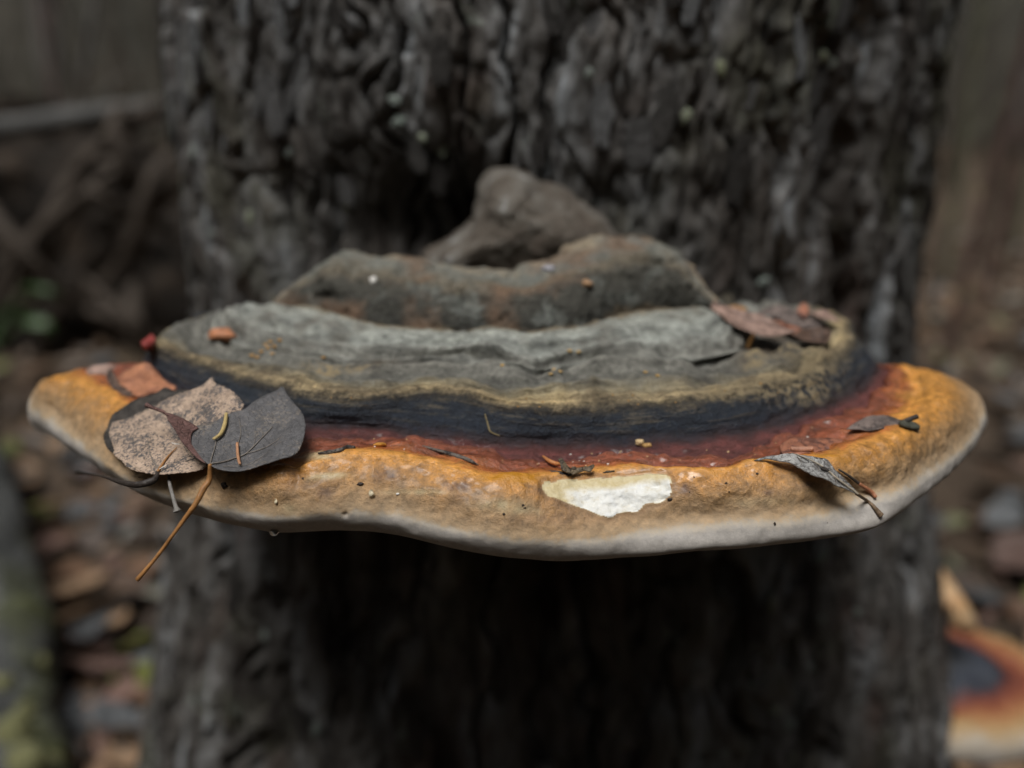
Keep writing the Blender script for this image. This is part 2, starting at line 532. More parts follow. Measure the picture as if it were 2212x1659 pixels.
R1 = [(60, 900, -.100), (63, 930, -.1035), (95, 931, -.1025), (130, 954, -.101), (180, 985), (225, 1020), (270, 1050), (330, 1080), (400, 1105), (500, 1130), (590, 1145), (700, 1140), (800, 1142), (860, 1150), (930, 1168), (1000, 1185), (1090, 1200), (1180, 1207), (1250, 1207), (1320, 1203), (1400, 1197), (1500, 1185), (1600, 1180), (1700, 1170), (1800, 1157), (1890, 1140), (1960, 1095), (2030, 1040), (2090, 985), (2115, 945), (2125, 905)]
R2 = [(62, 872), (100, 880), (150, 915), (200, 958), (260, 1010), (340, 1045), (430, 1075), (520, 1090), (600, 1100), (700, 1095), (780, 1085), (850, 1093), (930, 1110), (1000, 1130), (1080, 1145), (1160, 1152), (1240, 1150), (1300, 1145), (1400, 1125), (1500, 1110), (1600, 1110), (1700, 1105), (1780, 1085), (1850, 1060), (1930, 1050), (2000, 1003), (2060, 962), (2100, 918), (2118, 880)]
R3 = [(120, 805), (178, 816), (228, 850), (300, 890), (400, 940), (520, 985), (600, 1003), (660, 1000), (720, 980), (790, 972), (870, 980), (940, 998), (1010, 1018), (1090, 1035), (1160, 1028), (1250, 1018), (1330, 1010), (1400, 1008), (1480, 1015), (1530, 1018), (1600, 1008), (1660, 1000), (1750, 995), (1819, 984), (1869, 966), (1938, 935), (1998, 889), (2037, 857), (2034, 838)]
R3c = [(300, 800), (420, 885), (560, 935), (671, 950), (770, 953), (850, 945), (903, 940), (934, 955), (1008, 958), (1050, 970), (1097, 985), (1166, 990), (1275, 988), (1335, 978), (1434, 979), (1484, 988), (1560, 982), (1650, 960), (1720, 935), (1800, 905), (1870, 870), (1910, 835), (1925, 805)]
R4 = [(300, 783), (350, 825), (420, 862), (520, 895), (600, 912), (660, 922), (760, 925), (850, 930), (940, 940), (1040, 953), (1100, 960), (1200, 962), (1300, 965), (1400, 962), (1500, 952), (1600, 938), (1700, 912), (1780, 888), (1850, 850), (1890, 812), (1900, 790)]
R5 = [(500, 668), (430, 690), (345, 735), (312, 750), (360, 768), (450, 798), (560, 828), (650, 855), (750, 868), (850, 862), (920, 855), (1000, 862), (1080, 880), (1180, 890), (1280, 885), (1400, 880), (1500, 870), (1600, 858), (1700, 835), (1780, 800), (1835, 760), (1850, 725), (1830, 695), (1790, 670)]
R6 = [(530, 662), (440, 684), (350, 722), (420, 752), (500, 772), (620, 795), (750, 825), (850, 832), (920, 820), (1000, 830), (1060, 845), (1130, 850), (1200, 842), (1280, 832), (1400, 832), (1500, 825), (1600, 808), (1680, 785), (1740, 750), (1775, 715), (1770, 690), (1745, 668)]
R7a = [(560, 661), (470, 685), (430, 712), (520, 745), (620, 765), (750, 790), (850, 800), (920, 795), (1000, 795), (1080, 805), (1150, 818), (1230, 800), (1330, 792), (1450, 788), (1560, 782, -0.0805), (1640, 768, -0.083), (1700, 735, -0.083), (1720, 705, -0.082), (1700, 680, -0.081), (1680, 665, -0.08)]
R7b = [(570, 659), (490, 681), (470, 705), (540, 733), (640, 752), (760, 775), (860, 783), (930, 778), (1000, 773), (1080, 787), (1150, 805), (1230, 783), (1330, 775), (1450, 772), (1550, 762), (1605, 745), (1600, 720), (1570, 690), (1555, 665)]
R8 = [(592, 652), (640, 658), (690, 664), (760, 684), (830, 702), (900, 706), (1000, 712), (1070, 704), (1130, 716), (1200, 706), (1260, 702), (1300, 686), (1400, 668), (1500, 658), (1548, 652)]
R8b = [(598, 645, -0.071), (640, 615, -0.068), (700, 600), (800, 622), (900, 640), (1000, 650), (1130, 650), (1250, 630), (1350, 605), (1440, 590), (1505, 610, -0.067), (1545, 645, -0.071)]
R9 = [(605, 642, .287), (640, 600, .295), (690, 547, .300), (740, 527, .305), (800, 545, .302), (870, 545, .300), (950, 557, .295), (1020, 580, .283), (1090, 582, .281), (1150, 562, .288), (1250, 520, .298), (1330, 497, .303), (1420, 500, .300), (1460, 530, .295), (1500, 588, .292), (1540, 638, .287)]
bl = [(-.152, .275), (-.152, .31)]
def bk(xl, xr, z):
    return [(-xl, .275, z), (-xl * 1.0, .31, z), (xr, .275, z), (xr, .31, z)]
q1 = polar(ring_pts(R1, -0.100, back=bk(.150, .148, -.102)), 1.0)
q2 = polar(ring_pts(R2, -0.0935, back=bk(.150, .147, -.0935)), 1.0)
q3 = polar(ring_pts(R3, -0.085, back=bk(.134, .125, -.085)), 0.8)
q3c = polar(ring_pts(R3c, -0.0862, 0.8, back=bk(.120, .112, -.086)), 0.35)
_az = np.stack([np.sin(AZ) * 14, np.cos(AZ) * 14, 0 * AZ], -1)
q3c = (q3c[0] + 0.0016 * fbm(_az * 1.6, 4, 77, 0.6), q3c[1] + 0.0003 * fbm(_az * 3, 3, 78))
q4 = polar(ring_pts(R4, -0.0862, 0.7, back=bk(.115, .108, -.086)), 0.6)
q5 = polar(ring_pts(R5, -0.079, 0.5, back=[(-.103, .30, -.079), (.107, .30, -.079)]), 0.8)
q6 = polar(ring_pts(R6, -0.0775, 0.3, back=[(-.095, .30, -.0775), (.10, .30, -.0775)]), 0.7)
q7a = polar(ring_pts(R7a, -0.0770, 0.2, back=[(-.089, .30, -.078), (.092, .30, -.08)]), 0.6)
q7b = polar(ring_pts(R7b, -0.0758, 0.2, back=[(-.086, .30, -.075), (.074, .30, -.075)]), 0.5)
q8 = polar(ring_pts(R8, -0.0700, 0, back=[(-.08, .29, -.071), (.07, .29, -.071)]), 0.5, 0.09)
q8b = polar(ring_pts(R8b, -0.0645, 0, back=[(-.077, .30, -.069), (.068, .30, -.069)]), 1.0, 0.085)
q9 = polar(ring_pts(R9, 0, 0), 1.2, 0.07)
def scaled(q, f, z):
    return (q[0] * f, np.full_like(q[1], CAM.z + z) if z is not None else q[1])
def mixq(a, b, f, dr=0.0, dz=0.0):
    return (a[0] * (1 - f) + b[0] * f + dr, a[1] * (1 - f) + b[1] * f + dz)
PROFILE = [  # control ring, rows up to the next one, ring number
    (scaled(q1, 0.05, -.108), 6), (scaled(q1, 0.6, -.107), 10),
    ((q1[0] - 0.012, q1[1] - 0.0040), 8), ((q1[0] - 0.004, q1[1] - 0.0027), 8),
    (q1, 12), (mixq(q1, q2, 0.55, 0.0012), 12),
    (q2, 22), (mixq(q2, q3, 0.5, 0.0015, 0.0006), 26),
    (q3, 14), (mixq(q3, q3c, 0.5, 0, -0.0006), 14), (q3c, 6), (mixq(q3c, q4, 0.22, 0, -0.0012), 12), (q4, 14),
    (mixq(q4, q5, 0.5, 0.0006, 0.0), 16), (q5, 14), (mixq(q5, q6, 0.5, 0.0, 0.0006), 10), (q6, 14),
    (mixq(q7a, mixq(q6, q7b, .6), .55), 9), (q7b, 12), (mixq(q7b, q8, 0.4, 0, 0.0012), 16), (mixq(q7b, q8, 0.85, 0, 0.0006), 8), (q8, 14),
    (q8b, 18), (q9, 10), ((q9[0] * 0.78, q9[1] - 0.0035), 6), ((q9[0] * 0.35, q9[1] - 0.014), 4), ((q9[0] * 0.02, q9[1] * 0 + CAM.z - .062), 1)]
KR = [np.stack(q[0], -1) for q in PROFILE]
rows, ridx = [], []
for k in range(len(KR) - 1):
    a = KR[max(k - 1, 0)]; b = KR[k]; c = KR[k + 1]; d = KR[min(k + 2, len(KR) - 1)]
    for j in range(PROFILE[k][1]):
        f = j / PROFILE[k][1]
        rows.append(0.5 * ((2 * b) + (c - a) * f + (2 * a - 5 * b + 4 * c - d) * f ** 2 + (3 * b - a - 3 * c + d) * f ** 3))
        ridx.append(k + f)
rows.append(KR[-1]); ridx.append(len(KR) - 1)
RZ = np.stack(rows)                                   # (rows, az, (r,z))
ridx = np.array(ridx)
NR, NA = RZ.shape[:2]
VB = np.stack([BC[0] + RZ[..., 0] * np.sin(AZ)[None], BC[1] - RZ[..., 0] * np.cos(AZ)[None], RZ[..., 1]], -1)
def grid_normals(V):
    du = np.roll(V, -1, 1) - np.roll(V, 1, 1)
    dv = np.gradient(V, axis=0)
    N = np.cross(du, dv)
    return N / (np.linalg.norm(N, axis=-1, keepdims=True) + 1e-15)
RI0 = np.repeat(ridx[:, None], NA, 1)
_side = sstep(46, 54, np.abs(np.degrees((AZ + np.pi) % (2 * np.pi) - np.pi)))[None]
_lim = CAM.z - 0.0845 - 0.40 * np.clip(VB[..., 1] - 0.249, 0, 1) - np.where(VB[..., 0] > 0, 13.0, 7.0) * np.clip(np.abs(VB[..., 0]) - 0.115, 0, 1) ** 2
VB[..., 2] = np.where(RI0 < 12.3, VB[..., 2] + _side * (np.minimum(VB[..., 2], _lim) - VB[..., 2]), VB[..., 2])
_lim2 = CAM.z - 0.0710 - 0.34 * np.clip(VB[..., 1] - 0.265, 0, 1)
VB[..., 2] = np.where((RI0 >= 12.3) & (RI0 < 21.2), VB[..., 2] + _side * (np.minimum(VB[..., 2], _lim2) - VB[..., 2]), VB[..., 2])
VB[..., 2] = np.where(RI0 >= 21.0, VB[..., 2] - 0.45 * np.clip(VB[..., 1] - 0.303, 0, 1) - 0.024 * sstep(20.95, 21.9, RI0), VB[..., 2])
NN = grid_normals(VB)
RI = np.repeat(ridx[:, None], NA, 1)
PX, PY = to_px(VB)
def zone(a, b, w=0.5):
    return sstep(a - w, a + w, RI) * (1 - sstep(b - w, b + w, RI))
def blob(px, py, sx, sy):
    return np.exp(-((PX - px) / sx) ** 2 - ((PY - py) / sy) ** 2)
disp = 0.00035 * fbm(VB * 120, 3, 1) * zone(4, 8.5)
disp += 0.00022 * fbm(VB * 420, 3, 2) * zone(5.5, 8.5)
disp += 0.0003 * fbm(VB * np.array([60, 60, 90]), 2, 19) * zone(5.2, 8.6)
disp += 0.0010 * fbm(VB * np.array([150, 220, 300]), 4, 3) * zone(8.4, 12)
disp += (0.0007 * fbm(VB * 110, 4, 4) + 0.0001 * np.sin(RI * 10 + 5 * vnoise(VB * 60, 15))) * zone(12, 16.5)
disp += 0.00045 * fbm(VB * 330, 3, 5) * zone(13.5, 17)
disp += (0.0042 * fbm(VB * np.array([34, 66, 60]), 3, 6) + 0.0011 * np.sin(RI * 7.5 + 3 * vnoise(VB * 30, 14))) * zone(16.0, 19.4, 1.2) + 0.0005 * fbm(VB * 300, 3, 7) * zone(17, 21)
disp += 0.0022 * fbm(VB * 75, 4, 8) * zone(21.3, 25) + 0.0008 * fbm(VB * 260, 3, 9) * zone(21, 25)
disp += 0.0002 * fbm(VB * 90, 2, 10) * zone(1, 6)
# dents, pits and lumps seen on the bracket
for (bx, by, sx, sy, d) in [(1570, 790, 40, 7, -.004), (1722, 788, 28, 10, -.006), (1640, 778, 26, 7, .0028), (1700, 764, 42, 6, .0026), (1770, 775, 18, 20, .002), (1745, 820, 30, 14, .0012), (1660, 745, 60, 12, -.002), (1700, 715, 60, 10, -.003), (700, 640, 30, 14, -.002), (1420, 558, 40, 8, -.004), (880, 565, 30, 8, -.003),
                            (650, 725, 18, 6, -.002), (760, 712, 20, 6, -.002), (1545, 705, 8, 6, -.003), (1500, 690, 8, 6, -.002), (1395, 745, 8, 6, -.003), (1300, 682, 8, 6, -.003), (745, 1112, 3, 6, -.0012), (590, 1150, 12, 8, .0004),
                            (820, 780, 60, 10, -.0012), (1150, 830, 30, 30, -.0010), (960, 645, 40, 25, .002), (620, 690, 60, 12, .002), (870, 740, 60, 18, .0015), (640, 1030, 22, 40, -.0015), (1640, 1000, 40, 10, .0008)]:
    disp += d * blob(bx, by, sx, sy) * (RI > 3.5)
# the scar: skin torn off, soft white flesh standing a little proud of the tear
zf = lambda lst, ox, oy, s: [(ox + s * a, oy + s * b) for a, b in lst]
WPOLY = np.array(zf([(395, 545), (560, 520), (800, 505), (1100, 480), (1400, 452), (1560, 445), (1740, 445), (1790, 540), (1785, 640), (1740, 710), (1650, 770), (1540, 775), (1490, 800), (1430, 870), (1300, 870), (1200, 890), (1110, 930), (980, 890), (860, 850), (730, 800), (620, 755), (520, 715), (440, 690), (395, 630)], 1097, 933, .1984))
WPOLY = catmull(np.vstack([WPOLY, WPOLY[:1]]), 90)[:-1]
def poly_dist(px, py, poly):
    """signed distance, positive inside"""
    inside = np.zeros(px.shape, bool); dmin = np.full(px.shape, 1e9)
    n = len(poly)
    for i in range(n):
        x0, y0 = poly[i]; x1, y1 = poly[(i + 1) % n]
        cond = ((y0 > py) != (y1 > py)) & (px < (x1 - x0) * (py - y0) / (y1 - y0 + 1e-12) + x0)
        inside ^= cond
        t = np.clip(((px - x0) * (x1 - x0) + (py - y0) * (y1 - y0)) / ((x1 - x0) ** 2 + (y1 - y0) ** 2), 0, 1)
        dmin = np.minimum(dmin, np.hypot(px - x0 - t * (x1 - x0), py - y0 - t * (y1 - y0)))
    return np.where(inside, dmin, -dmin)
wsel = (np.abs(PX - 1320) < 170) & (np.abs(PY - 1065) < 80) & (RI > 4) & (RI < 10)
WD = np.full(PX.shape, -60.0)
jx = PX + 2.5 * vnoise(VB * 420, 61); jy = PY + 2.5 * vnoise(VB * 420, 62)
WD[wsel] = poly_dist(jx[wsel], jy[wsel], WPOLY)
inw = sstep(-1.5, 2.5, WD)
white = inw * sstep(1205, 1262, PX + 14 * vnoise(VB * 260, 71)) * sstep(-4, 22, PY - np.interp(PX, [1200, 1330, 1380, 1455], [1048, 1044, 1030, 1026]))
low = sstep(1095, 1120, PY)
disp += -0.0004 * inw + white * (0.0002 + 0.0007 * fbm(VB * 240, 3, 51) + 0.0003 * np.abs(vnoise(VB * 600, 55)))
disp -= 0.0003 * np.exp(-((WD + 4) / 5.0) ** 2)
disp -= 0.0009 * white * blob(1355, 1048, 16, 9) + 0.0009 * white * blob(1420, 1045, 16, 12)
VB = VB + NN * disp[..., None]

# pigments with shapes of their own
def soft(blobs, seed, sc=420, amp=0.5):
    s = 0.0
    for b_ in blobs:
        s = s + b_[4] * blob(*b_[:4])
    return np.clip(s * (1 + amp * fbm(VB * sc, 3, seed)), 0, 1)
stain = soft([(837, 1028, 34, 14, .9), (990, 1046, 26, 16, .95), (1165, 1058, 18, 12, .8), (1245, 1085, 60, 22, .45), (1000, 1080, 60, 14, .25), (905, 1015, 20, 8, .4), (1180, 1120, 80, 14, .3), (1480, 1058, 12, 18, .8), (1745, 1046, 30, 8, .5), (1660, 1064, 16, 6, .6), (700, 1060, 22, 22, .6), (1860, 980, 40, 16, .35), (230, 880, 30, 6, .4), (640, 1040, 30, 30, .35)], 81, 600, 0.9)
pale = soft([(718, 1027, 26, 7, 1.0), (680, 1030, 20, 8, .5), (690, 985, 40, 6, .7), (1080, 1090, 50, 12, .5), (1130, 1105, 40, 8, .5), (900, 1063, 70, 6, .5), (620, 1100, 20, 10, .4), (1640, 1085, 70, 10, .25), (1820, 1060, 50, 12, .2)], 83, 500, 0.5)
wet = soft([(1600, 1020, 90, 22, 1), (1530, 1030, 50, 16, 1), (1860, 985, 90, 22, 1), (1100, 1040, 70, 10, 1), (820, 985, 80, 10, .6), (1700, 1060, 60, 14, .7), (170, 840, 70, 30, .6)], 85, 300, 0.6)
crust = soft([(1640, 835, 130, 16, .9), (1740, 850, 70, 30, .9), (1760, 800, 40, 30, .7), (1560, 855, 60, 10, .5), (1790, 880, 40, 12, .5), (1640, 778, 32, 9, 1.4), (1700, 764, 46, 8, 1.4), (1765, 775, 26, 22, 1.0), (700, 795, 60, 7, 1.2), (770, 800, 40, 5, 1.2)], 87, 300, 0.8)
rot = soft([(1690, 735, 80, 34, 1.0), (1640, 770, 60, 12, .9), (1730, 700, 50, 18, .9), (820, 790, 70, 12, .5), (1060, 600, 70, 16, .5)], 91, 200, 0.6)
amber = soft([(1090, 1032, 60, 9, 1), (1130, 1037, 30, 9, 1), (830, 986, 16, 5, .6), (1800, 990, 40, 8, .9), (1530, 1022, 40, 7, .7)], 89, 300, 0.5)
attrs = dict(azi=np.repeat(AZ[None], NR, 0).ravel(), ring=RI.ravel() / 30.0, stain=stain.ravel(), pale=pale.ravel(), wet=wet.ravel(), crust=crust.ravel(), amber=amber.ravel(), rot=rot.ravel(), cream=(sstep(-4.0, 6.0, WD) * (1 - white)).ravel(), rim=np.exp(-((WD + 5) / 6.0) ** 2).ravel())

def mat_bracket():
    b = NB('bracket_skin')
    ring = b.attr('ring')
    n1 = b.noise(110, 5, 0.6); n2 = b.noise(480, 5, 0.65); n3 = b.noise(1500, 4, 0.65); n4 = b.noise(45, 4, 0.6)
    def cen(n, k):
        return b.math('MULTIPLY', b.math('SUBTRACT', n, 0.5), k)
    j = b.math('ADD', b.math('ADD', ring, cen(n1, 0.040)), b.math('ADD', cen(n2, 0.028), cen(n3, 0.016)))
    K = lambda v: v / 30.0
    sidem = b.ramp(b.math('MULTIPLY', b.attr('azi'), 0.667), [(0.36, 0.0), (0.56, 1.0), (0.9, 1.0), (1.0, 0.0)])
    j = b.math('SUBTRACT', j, b.math('MULTIPLY', b.math('MULTIPLY', sidem, b.ramp(ring, [(K(8.1), 0.0), (K(8.7), 1.0), (K(10.3), 1.0), (K(11.2), 0.0)])), 0.030))
    stops = [(K(0.00), (0.420, 0.380, 0.320)), (K(4.00), (0.400, 0.375, 0.345)), (K(4.90), (0.440, 0.415, 0.385)), (K(5.35), (0.440, 0.390, 0.320)), (K(5.70), (0.400, 0.295, 0.185)), (K(6.80), (0.370, 0.225, 0.105)), (K(7.30), (0.410, 0.215, 0.072)), (K(7.75), (0.540, 0.255, 0.060)), (K(8.12), (0.640, 0.300, 0.068)), (K(8.50), (0.360, 0.118, 0.034)), (K(9.10), (0.212, 0.061, 0.029)), (K(10.00), (0.230, 0.070, 0.037)), (K(10.25), (0.130, 0.040, 0.034)), (K(11.60), (0.115, 0.036, 0.032)), (K(12.10), (0.036, 0.021, 0.024)), (K(12.75), (0.011, 0.0175, 0.030)), (K(13.60), (0.016, 0.023, 0.034)), (K(14.10), (0.051, 0.043, 0.031)), (K(14.80), (0.360, 0.290, 0.175)), (K(15.50), (0.270, 0.235, 0.155)), (K(16.20), (0.125, 0.125, 0.110)), (K(17.00), (0.155, 0.152, 0.132)), (K(17.70), (0.219, 0.225, 0.203)), (K(18.40), (0.175, 0.175, 0.155)), (K(19.10), (0.260, 0.276, 0.252)), (K(20.30), (0.280, 0.289, 0.254)), (K(20.95), (0.175, 0.144, 0.095)), (K(21.40), (0.046, 0.044, 0.036)), (K(22.30), (0.063, 0.061, 0.052)), (K(23.00), (0.111, 0.100, 0.076)), (K(24.20), (0.111, 0.111, 0.098)), (K(26.00), (0.081, 0.081, 0.074))]
    col = b.ramp(j, stops)
    rimz = b.ramp(ring, [(K(14.0), 0.0), (K(14.6), 1.0), (K(15.8), 1.0), (K(16.6), 0.0)])
    col = b.mix(rimz, col, b.mix(1.0, col, b.ramp(b.noise(75, 5, 0.65), [(0.35, (0.42, 0.40, 0.40)), (0.52, (1.0, 0.97, 0.92)), (0.68, (1.35, 1.28, 1.12))]), 'MULTIPLY'))
    cx = b.n('ShaderNodeCombineXYZ')
    b.L(b.math('MULTIPLY', ring, 66.0), cx.inputs[0]); b.L(b.math('MULTIPLY', b.attr('azi'), 5.0), cx.inputs[1]); b.L(b.math('MULTIPLY', n4, 2.5), cx.inputs[2])
    streak = b.noise(1.6, 6, 0.62, cx.outputs[0])
    sm = b.ramp(ring, [(K(7.8), 0.0), (K(8.8), 1.0), (K(11.6), 0.9), (K(12.3), 0.3), (K(13.8), 0.35), (K(14.6), 1.0), (K(20.5), 0.9), (K(21), 0.3)])
    col = b.mix(sm, col, b.mix(1.0, col, b.ramp(streak, [(0.30, 0.50), (0.48, 0.95), (0.66, 1.55)]), 'MULTIPLY'))
    bb = b.ramp(ring, [(K(12.3), 0.0), (K(13.0), 0.55), (K(14.0), 1.0), (K(14.6), 0.0)])
    col = b.mix(b.math('MULTIPLY', bb, b.ramp(streak, [(0.53, 0.0), (0.64, 0.8)])), col, (0.125, 0.105, 0.070))
    # velvety mottling
    col = b.mix(b.ramp(ring, [(K(5.4), 0.35), (K(6.6), 1.0)]), col, b.ramp(n2, [(0.28, 0.55), (0.5, 1.0), (0.72, 1.4)]), 'MULTIPLY')
    grain = b.ramp(ring, [(K(5.4), 0.12), (K(6.6), 0.24), (K(8.4), 0.22), (K(10), 0.55), (K(14), 0.7), (K(16.5), 0.35), (K(21), 0.5)])
    col = b.mix(grain, col, b.ramp(n3, [(0.25, 0.45), (0.5, 1.0), (0.75, 1.55)]), 'MULTIPLY')
    col = b.mix(b.math('MULTIPLY', b.attr('pale'), 0.85), col, (0.56, 0.48, 0.29))
    col = b.mix(b.math('MULTIPLY', b.attr('amber'), 0.8), col, (0.50, 0.22, 0.012))
    col = b.mix(b.math('MULTIPLY', b.attr('stain'), 0.8), col, (0.115, 0.070, 0.055))
    # tan crust spilling over the black band, brown bruises on the old crown
    old = b.ramp(ring, [(K(12.2), 0.0), (K(13.0), 1.0), (K(17), 1.0), (K(18.2), 0.0)])
    cm = b.math('MULTIPLY', b.math('MULTIPLY', b.attr('crust'), old), b.ramp(n2, [(0.42, 0.0), (0.55, 1.0)]))
    col = b.mix(b.math('MULTIPLY', b.attr('rot'), b.ramp(ring, [(K(15.6), 0.0), (K(16.6), 0.85)])), col, (0.085, 0.062, 0.042))
    col = b.mix(cm, col, (0.27, 0.215, 0.125))
    bandn = b.ramp(n2, [(0.60, 0.0), (0.70, 0.5)])
    band = b.ramp(ring, [(K(12.6), 0.0), (K(13.6), 1.0), (K(15), 0.0)])
    col = b.mix(b.math('MULTIPLY', band, bandn), col, (0.13, 0.105, 0.06))
    dome = b.ramp(ring, [(K(22), 0.0), (K(22.6), 1.0)])
    rust = b.math('MULTIPLY', dome, b.ramp(n4, [(0.52, 0.0), (0.64, 0.7)]))
    col = b.mix(rust, col, (0.15, 0.095, 0.062))
    plate = b.ramp(ring, [(K(16.6), 0.0), (K(17.2), 1.0), (K(20.5), 1.0), (K(21), 0.0)])
    brn = b.math('MULTIPLY', plate, b.ramp(b.noise(60, 5, 0.65), [(0.56, 0.0), (0.68, 0.65)]))
    col = b.mix(brn, col, (0.085, 0.068, 0.05))
    dome_lo = b.ramp(ring, [(K(21), 0.0), (K(21.6), 1.0), (K(22.2), 1.0), (K(23), 0.0)])
    col = b.mix(b.math('MULTIPLY', dome_lo, b.ramp(n1, [(0.55, 0.0), (0.68, 0.8)])), col, (0.11, 0.10, 0.075))
    col = b.mix(b.math('MULTIPLY', b.attr('cream'), 0.92), col, b.mix(b.ramp(n2, [(0.3, 0.0), (0.7, 1.0)]), (0.62, 0.53, 0.30), (0.72, 0.66, 0.47)))
    col = b.mix(b.math('MULTIPLY', b.attr('rim'), 0.55), col, (0.17, 0.10, 0.05))
    # pin pricks
    pk = b.math('MULTIPLY', b.ramp(b.voro(420), [(0.035, 1.0), (0.07, 0.0)]), b.ramp(b.noise(160, 2), [(0.55, 0.0), (0.6, 1.0)]))
    col = b.mix(b.math('MULTIPLY', pk, 0.8), col, (0.03, 0.018, 0.012))
    rgh = b.ramp(j, [(K(0), 0.9), (K(6.0), 0.85), (K(7.0), 0.48), (K(7.7), 0.26), (K(8.6), 0.24), (K(10), 0.36), (K(12), 0.5), (K(14), 0.62), (K(16), 0.85), (K(26), 0.9)])
    wet = b.math('MULTIPLY', b.attr('wet'), b.ramp(n2, [(0.35, 0.2), (0.6, 1.0)]))
    rgh = b.mix(b.math('MULTIPLY', wet, 0.7), rgh, (0.22, 0.22, 0.22))
    h = b.math('ADD', b.math('MULTIPLY', n3, 0.7), b.math('MULTIPLY', n2, 0.8))
    h = b.math('ADD', h, b.math('MULTIPLY', b.math('MULTIPLY', streak, sm), 1.6))
    fine = b.noise(3600, 3, 0.6)
    h = b.math('ADD', h, b.math('MULTIPLY', fine, 0.3))
    nrm = b.bump(h, 0.0014, b.ramp(ring, [(K(5.4), 0.14), (K(6.8), 0.48), (K(8.4), 0.42), (K(10), 0.7), (K(15), 0.9), (K(17), 0.6)]))
    b.done(col, rgh, nrm, 0.5, b.math('ADD', b.math('MULTIPLY', wet, 0.3), b.ramp(ring, [(K(6.3), 0.0), (K(7.2), 0.12), (K(8.2), 0.4), (K(11), 0.35), (K(12), 0.0)])))
    return b.m
M_BR = mat_bracket()
def mat_flesh():
    b = NB('white_flesh')
    n = b.noise(500, 5, 0.6)
    col = b.ramp(n, [(0.25, (0.62, 0.57, 0.45)), (0.42, (0.74, 0.74, 0.69)), (0.7, (0.78, 0.80, 0.79))])
    cr = b.mix(b.ramp(n, [(0.3, 0.0), (0.7, 1.0)]), (0.52, 0.42, 0.22), (0.66, 0.59, 0.39))
    col = b.mix(b.ramp(b.math('ADD', b.attr('soft'), b.math('MULTIPLY', b.math('SUBTRACT', n, 0.5), 0.5)), [(0.1, 0.0), (0.85, 1.0)]), cr, col)
    col = b.mix(b.ramp(b.attr('rimw'), [(0.0, 0.75), (0.06, 0.25), (0.2, 0.0)]), col, (0.30, 0.21, 0.11))
    return b.done(col, 0.55, b.bump(b.noise(600, 4, 0.55), 0.0006, 0.8), 0.4)
faces = grid_faces(NR, NA, True)
fw = inw.ravel()[faces].mean(1)
isw = fw > 0.5
VBf = VB.reshape(-1, 3)
bracket = empty('bracket_fungus', (0.0, 0.33, CAM.z - 0.108))
tag(bracket, 'large shelf-like bracket fungus with grey crown, black and red bands, golden lip and white edge', 'bracket fungus')
body = obj('body', VBf, faces[~isw], M_BR, bracket, attrs=attrs)
def sub_mesh(V, F):
    u, inv = np.unique(F.reshape(-1), return_inverse=True)
    return V[u], inv.reshape(F.shape)
wv, wf = sub_mesh(VBf, faces[isw])
fl = obj('exposed_flesh', wv, wf, mat_flesh(), bracket, attrs=dict(soft=white.ravel()[np.unique(faces[isw].reshape(-1))], rimw=np.clip(WD, 0, 30).ravel()[np.unique(faces[isw].reshape(-1))]))
fl['label'] = 'bright white torn flesh patch on the golden lip'

def inflate(name, outline, ydep, bulge, mat, parent, n=140, m=26, seed=0, rough=0.002, fr=80, back=0.02, origin=None, attrs=None):
    """a rounded lump with a traced outline standing at depth ydep and swelling towards the front"""
    P = np.array([tuple(at_y(a, b_, ydep)) for a, b_ in outline])
    P = catmull(np.vstack([P, P[:1]]), n + 1)[:-1]
    c = P.mean(0)
    V = []
    for q in np.linspace(0.02, 1, m):
        S = c + (P - c) * q
        S[:, 1] += back * q ** 6 - bulge * math.sqrt(max(0.0, 1 - q ** 2.4))
        V.append(S)
    V = np.stack(V)
    N_ = grid_normals(V)
    V = V - N_ * (rough * fbm(V * fr, 4, seed))[..., None]
    o = obj(name, V.reshape(-1, 3), grid_faces(m, n, True), mat, parent, origin)
    return o
def mat_knob():
    b = NB('old_knob')
    n = b.noise(70, 5, 0.6)
    c = b.ramp(n, [(0.3, (0.10, 0.078, 0.062)), (0.48, (0.155, 0.135, 0.112)), (0.60, (0.22, 0.205, 0.18)), (0.70, (0.42, 0.43, 0.43))])
    return b.done(c, 0.85, b.bump(b.noise(300, 5, 0.7), 0.004), 0.3)
knob = inflate('crown_knob', [(900, 575), (950, 540), (1000, 508), (1022, 465), (1034, 415), (1058, 378), (1098, 362), (1140, 372), (1185, 398), (1245, 430), (1310, 475), (1380, 540), (1380, 620), (1130, 640), (930, 620)], 0.318, 0.018, mat_knob(), bracket, seed=9, rough=0.0020, fr=95)

# the oldest growth: a broad hump rising from the grey shelf to two shoulders
CREST = [(588, 662, 0.263), (602, 642, 0.271), (640, 600, 0.279), (688, 549, 0.285), (738, 527, 0.289), (795, 541, 0.288), (870, 546, 0.285), (950, 556, 0.281), (1020, 572, 0.276), (1090, 574, 0.275), (1150, 560, 0.278), (1250, 522, 0.284), (1330, 498, 0.289), (1415, 500, 0.288), (1462, 530, 0.283), (1502, 588, 0.277), (1540, 640, 0.271), (1556, 662, 0.263)]
BASE = [(1500, 668, -.0712), (1400, 676, -.0712), (1300, 696, -.0712), (1260, 710, -.0712), (1195, 714, -.0712), (1130, 724, -.0712), (1065, 712, -.0712), (1000, 720, -.0712), (900, 714, -.0712), (830, 710, -.0712), (760, 692, -.0712), (690, 672, -.0712), (640, 666, -.0712)]
n_, m_ = 420, 90
HCr = catmull([tuple(at_y(*q)) for q in CREST], 400); HBa = catmull([tuple(at_y(588, 668, .263))] + [tuple(at_z(*q)) for q in BASE[::-1]] + [tuple(at_y(1556, 668, .263))], 400)
